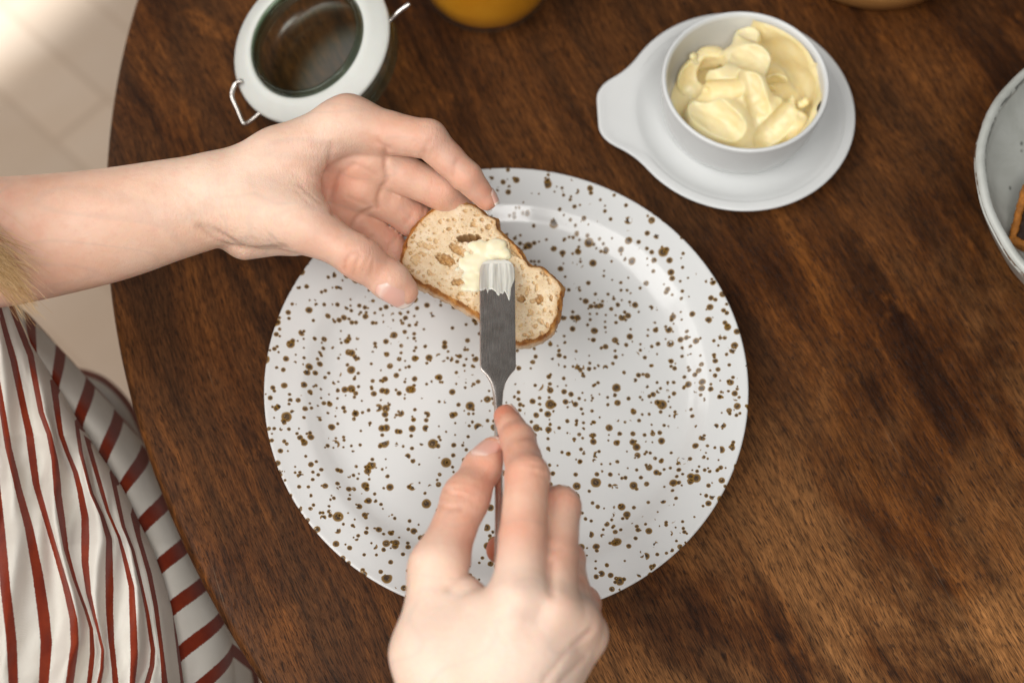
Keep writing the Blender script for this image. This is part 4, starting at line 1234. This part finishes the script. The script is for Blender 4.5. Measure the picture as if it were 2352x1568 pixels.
def build_body():
    parts = []
    def bounds(ps, m): q = np.array(ps); return q.min(0) - m, q.max(0) + m
    lp = [x for k in ('fore', 'I', 'M', 'R', 'P', 'T') for x, _ in L[k]]
    lo, hi = bounds(lp, .045); 
    parts.append(field_mesh(left_field, lo, hi, 0.0010, 3))
    rp = [x for k in ('I', 'M', 'R', 'P', 'T') for x, _ in Rr[k]] + [x for x, _ in R_FORE]
    lo, hi = bounds(rp, .042)
    parts.append(field_mesh(right_field, lo, hi, 0.0010, 3))
    parts.append(field_mesh(torso_field, (-.78, -.55, -.45), (-.10, .14, .45), 0.006, 3))
    V, Fq, n = [], [], 0
    for v, f in parts:
        V.append(v); Fq.append(f + n); n += len(v)
    V = np.vstack(V); Fq = np.vstack(Fq)
    fl = np.zeros(len(V))
    def red(c, r, a):
        l2 = ((V - c) ** 2).sum(1); np.maximum(fl, a * np.exp(-l2 / (r * r)), out=fl)
    for S_, G_ in ((L, 1.0), (Rr, 1.35)):
        for k in 'IMRPT':
            q = S_[k]
            red(q[-1][0], .017, .62 * G_ if k != 'T' else .34 * G_); red(q[-2][0], .014, .50 * G_ if k != 'T' else .34 * G_); red(q[1][0], .016, .48 * G_); red(q[0][0], .012, .22)
            red((q[0][0] + q[1][0]) / 2, .018, .36 * G_); red((q[2][0] + q[1][0]) / 2, .016, .46 * G_)
    red(at(760, 420, .080), .030, .45); red(at(820, 400, .085), .026, .42); red(at(790, 500, .060), .025, .5)
    red(at(790, 240, .115), .018, .35); red(at(1000, 290, .115), .012, .35)
    fl = np.maximum(fl, 0.32 * np.clip((-0.16 - V[:, 0]) / 0.13, 0, 1) * (V[:, 1] > 0))  # shade of head and torso over the left forearm, put into skin colour
    me = mesh("body", V - PO, Fq)
    set_attr(me, "flush_shade", fl)
    pa = np.zeros(len(V))  # bright light on the backs of the hands, painted as paler skin
    for c_, r_ in ((at(1130, 1450, .145), .045), (at(1040, 1500, .135), .045), (at(1200, 1560, .14), .05), (at(620, 430, .115), .03)):
        np.maximum(pa, np.exp(-((V - c_) ** 2).sum(1) / r_ ** 2) * (0.5 if r_ < .04 else 1.0), out=pa)
    set_attr(me, "pale", pa)
    wr = np.zeros(len(V))
    def wrk(c, r, a):
        l2 = ((V - c) ** 2).sum(1); np.maximum(wr, a * np.exp(-l2 / (r * r)), out=wr)
    for S_ in (L, Rr):
        for k in 'IMRPT':
            wrk(S_[k][1][0], .011, 1.0); wrk(S_[k][2][0], .008, .6)
    wrk(at(715, 440, .108), .020, .55); wrk(at(740, 330, .115), .016, .7); wrk(at(540, 560, .095), .022, .9); wrk(at(620, 570, .1), .02, .8); wrk(at(455, 520, .11), .02, .5)
    set_attr(me, "wrinkle", wr)
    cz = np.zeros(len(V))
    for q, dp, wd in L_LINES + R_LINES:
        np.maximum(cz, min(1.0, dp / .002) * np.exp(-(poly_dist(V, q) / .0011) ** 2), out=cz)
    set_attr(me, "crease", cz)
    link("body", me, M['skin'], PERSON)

def nail(field, base, tip, nrm, width, name="fingernail", lift=0.0003, free=0.12):
    axv = tip - base; ln = np.linalg.norm(axv); ax = axv / ln
    nrm = unit(nrm - ax * (nrm @ ax)); sd = np.cross(ax, nrm)
    nu, nv = 21, 26
    U, Vv = np.meshgrid(np.linspace(-1, 1, nu), np.linspace(0, 1, nv), indexing='ij')
    v0 = 0.16 * U ** 2 * np.abs(U); v1 = 1 - 0.20 * U ** 2
    vv = v0 + (v1 - v0) * Vv
    wd = width / 2 * (0.90 + 0.10 * np.sin(np.pi * np.clip(vv * 0.9 + 0.1, 0, 1)))
    p = (base + ax * (vv * ln)[..., None] + sd * (U * wd)[..., None]).reshape(-1, 3) + nrm * 0.015
    dist = np.zeros(len(p))
    for _ in range(30):
        d = field(p + nrm * -dist[:, None]); dist += np.clip(d, -.003, .003) * 0.8
    hgt = (0.015 - dist).reshape(nu, nv)
    # stiff plate: arch across, gentle curve along, never following every dip of the skin
    mid = hgt[nu // 2]; k = int(nv * 0.72)
    lin = np.polyval(np.polyfit(vv[nu // 2][2:k], mid[2:k], 2), vv)
    arch = np.mean((hgt - hgt[nu // 2])[:, 3:k], axis=1)[:, None]
    arch = (arch + arch[::-1]) / 2
    hh = lin + arch + lift - 0.0006 * np.clip((np.abs(U) - .86) / .14, 0, 1) - 0.0009 * np.clip((0.16 - Vv) / 0.16, 0, 1)
    P3 = base + ax * (vv * ln)[..., None] + sd * (U * wd)[..., None] + nrm * hh[..., None]
    i, j = np.meshgrid(np.arange(nu - 1), np.arange(nv - 1), indexing='ij')
    f = np.stack([i * nv + j, (i + 1) * nv + j, (i + 1) * nv + j + 1, i * nv + j + 1], -1).reshape(-1, 4)
    me = mesh(name, P3.reshape(-1, 3) - PO, f)
    set_uv(me, np.stack([(U * .5 + .5).ravel(), Vv.ravel()], 1))
    o = link(name, me, M['nail'], PERSON)
    sm = o.modifiers.new("thick", 'SOLIDIFY'); sm.thickness = 0.0005; sm.offset = -1
    return o

def build_nails():
    T = L['T']
    nail(left_field, at(868, 642, .094), at(949, 693, .083), TOCAM(T[2][0]) + np.array([-0.05, -0.12, 0]), 0.0158)
    a = L['I']; ax = unit(a[3][0] - a[2][0])
    nail(left_field, a[3][0] - ax * .004, a[3][0] + ax * .0065, np.array([0.85, 0.45, 0.28]), 0.0100)
    T = Rr['T']; 
    nail(right_field, at(1096, 1062, .108), at(1141, 1000, .103), R_TN, 0.0125)
    a = Rr['I']; ax = unit(a[3][0] - a[2][0])
    nail(right_field, a[3][0] - ax * .006, a[3][0] + ax * .0055, np.array([0.90, 0.50, -0.10]), 0.0095)


# ---------------- shirt: front cloth, the fold behind it and the lap cloth below
def curve_x(pts, ys):
    p = np.array(sorted(pts, key=lambda q: q[1]), float)
    x = np.interp(ys, p[:, 1], p[:, 0])
    a = (p[1, 0] - p[0, 0]) / (p[1, 1] - p[0, 1]); b = (p[-1, 0] - p[-2, 0]) / (p[-1, 1] - p[-2, 1])
    x = np.where(ys < p[0, 1], p[0, 0] + a * (ys - p[0, 1]), x)
    return np.where(ys > p[-1, 1], p[-1, 0] + b * (ys - p[-1, 1]), x)

STRIPES = [
    [(-45, 1100), (-42, 1226), (-38, 1347), (-30, 1462), (-26, 1563)],
    [(0, 1226), (9, 1347), (23, 1462), (29, 1563)],
    [(0, 925), (17, 1026), (37, 1098), (43, 1123), (69, 1212), (89, 1318), (101, 1405), (108, 1477), (102, 1560)],
    [(0, 710), (11, 753), (32, 827), (52, 919), (69, 997), (76, 1063), (82, 1109), (86, 1123), (109, 1198), (129, 1261), (155, 1347), (172, 1419), (174, 1477), (164, 1548)],
    [(17, 684), (32, 724), (55, 781), (70, 816), (82, 882), (95, 948), (115, 997), (127, 1055), (131, 1112), (131, 1132), (141, 1203), (150, 1261), (172, 1333), (198, 1399), (212, 1442), (214, 1500), (208, 1560)],
    [(124, 891), (132, 954), (138, 997), (155, 1040), (175, 1083), (187, 1126), (197, 1189), (193, 1290), (201, 1362), (216, 1419), (236, 1491), (234, 1534), (226, 1566)],
    [(181, 983), (187, 1040), (201, 1098), (210, 1132), (236, 1183), (254, 1238), (252, 1318), (250, 1405), (253, 1477), (264, 1557)],
    [(222, 1090), (233, 1126), (247, 1175), (273, 1232), (290, 1290), (305, 1347), (308, 1433), (309, 1505), (305, 1566)],
    [(272, 1155), (283, 1209), (305, 1261), (322, 1333), (339, 1405), (354, 1491), (351, 1528), (338, 1566)],
    [(305, 1183), (319, 1241), (342, 1318), (356, 1390), (365, 1462), (376, 1548)],
]
FOLD = [(20, 690), (46, 764), (86, 830), (121, 882), (141, 919), (187, 991), (224, 1046), (247, 1078), (273, 1123), (305, 1192), (333, 1249), (356, 1313), (374, 1376), (388, 1448), (402, 1548)]
OUTER = [(28, 690), (66, 721), (95, 758), (132, 793), (161, 827), (198, 865), (219, 891), (256, 931), (282, 965), (316, 1006), (336, 1037), (374, 1098), (428, 1200), (478, 1300), (515, 1390), (532, 1462), (540, 1560)]

def grid_mesh(name, P3, uv, parent, mat):
    n, m_ = P3.shape[:2]
    i, j = np.meshgrid(np.arange(n - 1), np.arange(m_ - 1), indexing='ij')
    f = np.stack([i * m_ + j, (i + 1) * m_ + j, (i + 1) * m_ + j + 1, i * m_ + j + 1], -1).reshape(-1, 4)
    return P3.reshape(-1, 3), f, uv.reshape(-1, 2)

def build_shirt():
    pieces = []
    # front cloth, folding under along FOLD
    ys = np.linspace(640, 1990, 300)
    xf = curve_x(FOLD, ys)
    xs_st = np.array([curve_x(q, ys) for q in STRIPES])
    ncol = 150
    P3 = np.zeros((len(ys), ncol + 26, 3)); UVs = np.zeros((len(ys), ncol + 26, 2))
    for r, y in enumerate(ys):
        x = np.linspace(-330, xf[r], ncol)
        st = xs_st[:, r]
        ok = [0]
        for k in range(1, len(st)):
            if st[k] > st[ok[-1]] + 4: ok.append(k)
        sx = st[ok]; su = np.array(ok, float)
        u = np.interp(x, sx, su)
        u = np.where(x < sx[0], su[0] + (x - sx[0]) / 62.0, u)
        u = np.where(x > sx[-1], su[-1] + (x - sx[-1]) / 40.0, u)
        base = 0.020 + 0.045 * np.clip((1000 - y) / 350, 0, 1) - 0.012 * np.clip((y - 1250) / 300, 0, 1)
        dist = (xf[r] - x)
        z = base + 0.030 * np.clip(dist / 330, 0, 1.6) - 0.020 * np.exp(-dist / 26.0)
        z = z + 0.0062 * np.sin(2 * np.pi * (u * 0.5 + y / 900.0) + 0.6) * np.clip(dist / 60, 0, 1) * np.clip((1.2 - np.abs(u - 5) / 5), 0.1, 1)
        z = z + 0.0020 * np.sin(2 * np.pi * (u * 0.93 + y / 420.0)) * np.clip(dist / 40, 0, 1)
        z = z + 0.0022 * np.sin(2 * np.pi * (u * 0.31 + y / 230.0) + 1.5 * np.sin(y / 90.0)) * np.clip(dist / 60, 0, 1) + 0.0004 * np.sin(u * 9.0 + y / 17.0 + 2 * np.sin(y / 60)) * np.clip(dist / 50, 0, 1)
        pts = np.array([at(a, y, b) for a, b in zip(x, z)])
        P3[r, :ncol] = pts; UVs[r, :ncol, 0] = u; UVs[r, :ncol, 1] = y / 100
        e = pts[-1]
        for k in range(26):
            t = (k + 1) / 26
            P3[r, ncol + k] = e + np.array([0.0016 * math.sin(t * 3.0) - 0.014 * max(0, t - 0.35), 0, -0.004 * min(1, t * 3) - 0.030 * t])
            UVs[r, ncol + k, 0] = u[-1] + t * 0.9; UVs[r, ncol + k, 1] = y / 100
    pieces.append(grid_mesh("a", P3, UVs, None, None))
    # cloth behind the fold, stripes running diagonally
    nt, ns = 260, 70
    T = np.linspace(-1.5, 12.5, nt)
    yg = np.interp(T, np.arange(-2, 14), [560, 640, 728, 802, 877, 952, 1034, 1130, 1228, 1316, 1402, 1492, 1585, 1680, 1775, 1870])
    yf = np.interp(T, np.arange(-2, 14), [660, 745, 826, 900, 985, 1068, 1140, 1225, 1322, 1420, 1530, 1640, 1750, 1850, 1950, 2050])
    ext = 24
    P3 = np.zeros((nt, ns + ext, 3)); UVs = np.zeros((nt, ns + ext, 2))
    for r in range(nt):
        s_ = np.linspace(-0.35, 1, ns)
        sm = np.where(s_ < 0, s_ * 0.6, s_ * s_ * (3 - 2 * s_) * 0.75 + s_ * 0.25)
        y = yf[r] + (yg[r] - yf[r]) * s_
        xl = curve_x(FOLD, yf[r:r + 1])[0] - 6; xg = curve_x(OUTER, yg[r:r + 1])[0]
        x = xl + (xg - xl) * sm
        zb = 0.000 + 0.030 * np.clip((1000 - y) / 350, 0, 1) - 0.015 * np.clip((y - 1250) / 300, 0, 1)
        z = zb - 0.030 + 0.012 * np.sin(np.clip(s_, 0, 1) * np.pi) - 0.038 * np.clip(s_, 0, 1) ** 2 - 0.02 * np.clip(-s_, 0, 1)
        z = z + 0.0016 * np.sin(T[r] * 2.1 + s_ * 3)
        pts = np.array([at(a, b, c) for a, b, c in zip(x, y, z)])
        P3[r, :ns] = pts; UVs[r, :ns, 0] = T[r]; UVs[r, :ns, 1] = s_
        for k in range(ext):
            t = (k + 1) / ext
            P3[r, ns + k] = pts[-1] + np.array([0.004 * math.sin(t * 2.6) - 0.03 * max(0, t - .4), 0, -0.11 * t])
            UVs[r, ns + k, 0] = T[r]; UVs[r, ns + k, 1] = 1 + t
    pieces.append(grid_mesh("b", P3, UVs, None, None))
    # cloth over the lap, lower and further under the table edge
    LAP = [(170, 846), (205, 853), (240, 868), (275, 897), (305, 935), (325, 975), (350, 1030), (400, 1120), (470, 1260), (540, 1400), (580, 1500), (600, 1600), (620, 1750)]
    q = spline(np.array(LAP, float), 120)
    ns = 60
    P3 = np.zeros((120, ns, 3)); UVs = np.zeros((120, ns, 2))
    for r in range(120):
        t_ = q[min(r + 1, 119)] - q[max(r - 1, 0)]; nr = np.array([-t_[1], t_[0]]) / np.hypot(*t_)
        for k in range(ns):
            s_ = k / (ns - 1)
            w = q[r] + nr * (s_ * 190.0)
            drop = 0.05 * (1 - min(1, s_ / 0.12)) ** 2
            P3[r, k] = at(w[0], w[1], -0.135 - drop + 0.012 * math.sin(s_ * 5))
            UVs[r, k, 0] = -0.06 + s_ * 3.0; UVs[r, k, 1] = r / 40
    pieces.append(grid_mesh("c", P3, UVs, None, None))
    V, Fq, U, n = [], [], [], 0
    for v, f, u in pieces:
        V.append(v); Fq.append(f + n); U.append(u); n += len(v)
    me = mesh("shirt", np.vstack(V) - PO, np.vstack(Fq)); set_uv(me, np.vstack(U))
    o = link("shirt", me, M['shirt'], PERSON)
    sm = o.modifiers.new("thick", 'SOLIDIFY'); sm.thickness = 0.0007; sm.offset = -1

def build_hair():
    s = NT("blond_hair"); c = s.coord()
    s.set(Base_Color=s.ramp(s.attr('tone'), [(0.0, (0.40, 0.20, 0.07)), (0.4, (0.72, 0.46, 0.20)), (1.0, (0.92, 0.70, 0.42))]), Roughness=0.38, Specular_IOR_Level=0.5)
    r0 = np.random.default_rng(11)
    V, Fq, n = [], [], 0
    lock = spline(np.array([at(-420, 470, .19), at(-320, 495, .165), at(-220, 520, .140), at(-140, 538, .126), at(-80, 545, .118)]), 30)
    v, f = tube(lock, np.interp(np.linspace(0, 1, 30), [0, .5, .8, .95, 1], [.035, .030, .022, .009, .002]), 20)
    f = np.array([q for q in f if len(q) == 4])
    V.append(v); Fq.append(f); n += len(v); TN = [np.full(len(v), 0.3)]
    for k in range(560):
        g = r0.random()
        if g < 0.70:                               # main lock
            y0 = r0.normal(548, 30); x0 = -140
            x1 = r0.normal(34, 24); y1 = 590 + x1 * 1.15 + r0.normal(24, 26)
        elif g < 0.93:                             # thinner ends spreading out
            y0 = r0.normal(545, 40); x0 = -140
            x1 = r0.uniform(30, 92); y1 = 560 + x1 * 1.0 + r0.normal(20, 30)
        else:                                      # stray hairs
            y0 = r0.normal(540, 50); x0 = -140
            x1 = r0.uniform(50, 128); y1 = r0.uniform(560, 735)
        bend = r0.normal(-18, 12)
        z0 = r0.uniform(.116, .128); z1 = r0.uniform(.106, .116) - 0.03 * max(0, (y1 - 640) / 100)
        p = np.array([at(x0 + (x1 - x0) * t, y0 + (y1 - y0) * t ** 1.25 + bend * math.sin(t * math.pi), z0 + (z1 - z0) * t ** 1.5) for t in np.linspace(0, 1, 9)])
        rad = np.linspace(1, 0.30, 9) * r0.uniform(0.00010, 0.00026); TN.append(np.full(27, r0.random()))
        v, f = tube(p, rad, 3, cap=False)
        V.append(v); Fq.append(np.array(f) + n); n += len(v)
    me = mesh("hair", np.vstack(V) - PO, np.vstack(Fq)); set_attr(me, "tone", np.concatenate(TN))
    link("hair", me, s.m, PERSON)

build_body()
build_nails()
build_shirt()
build_hair()
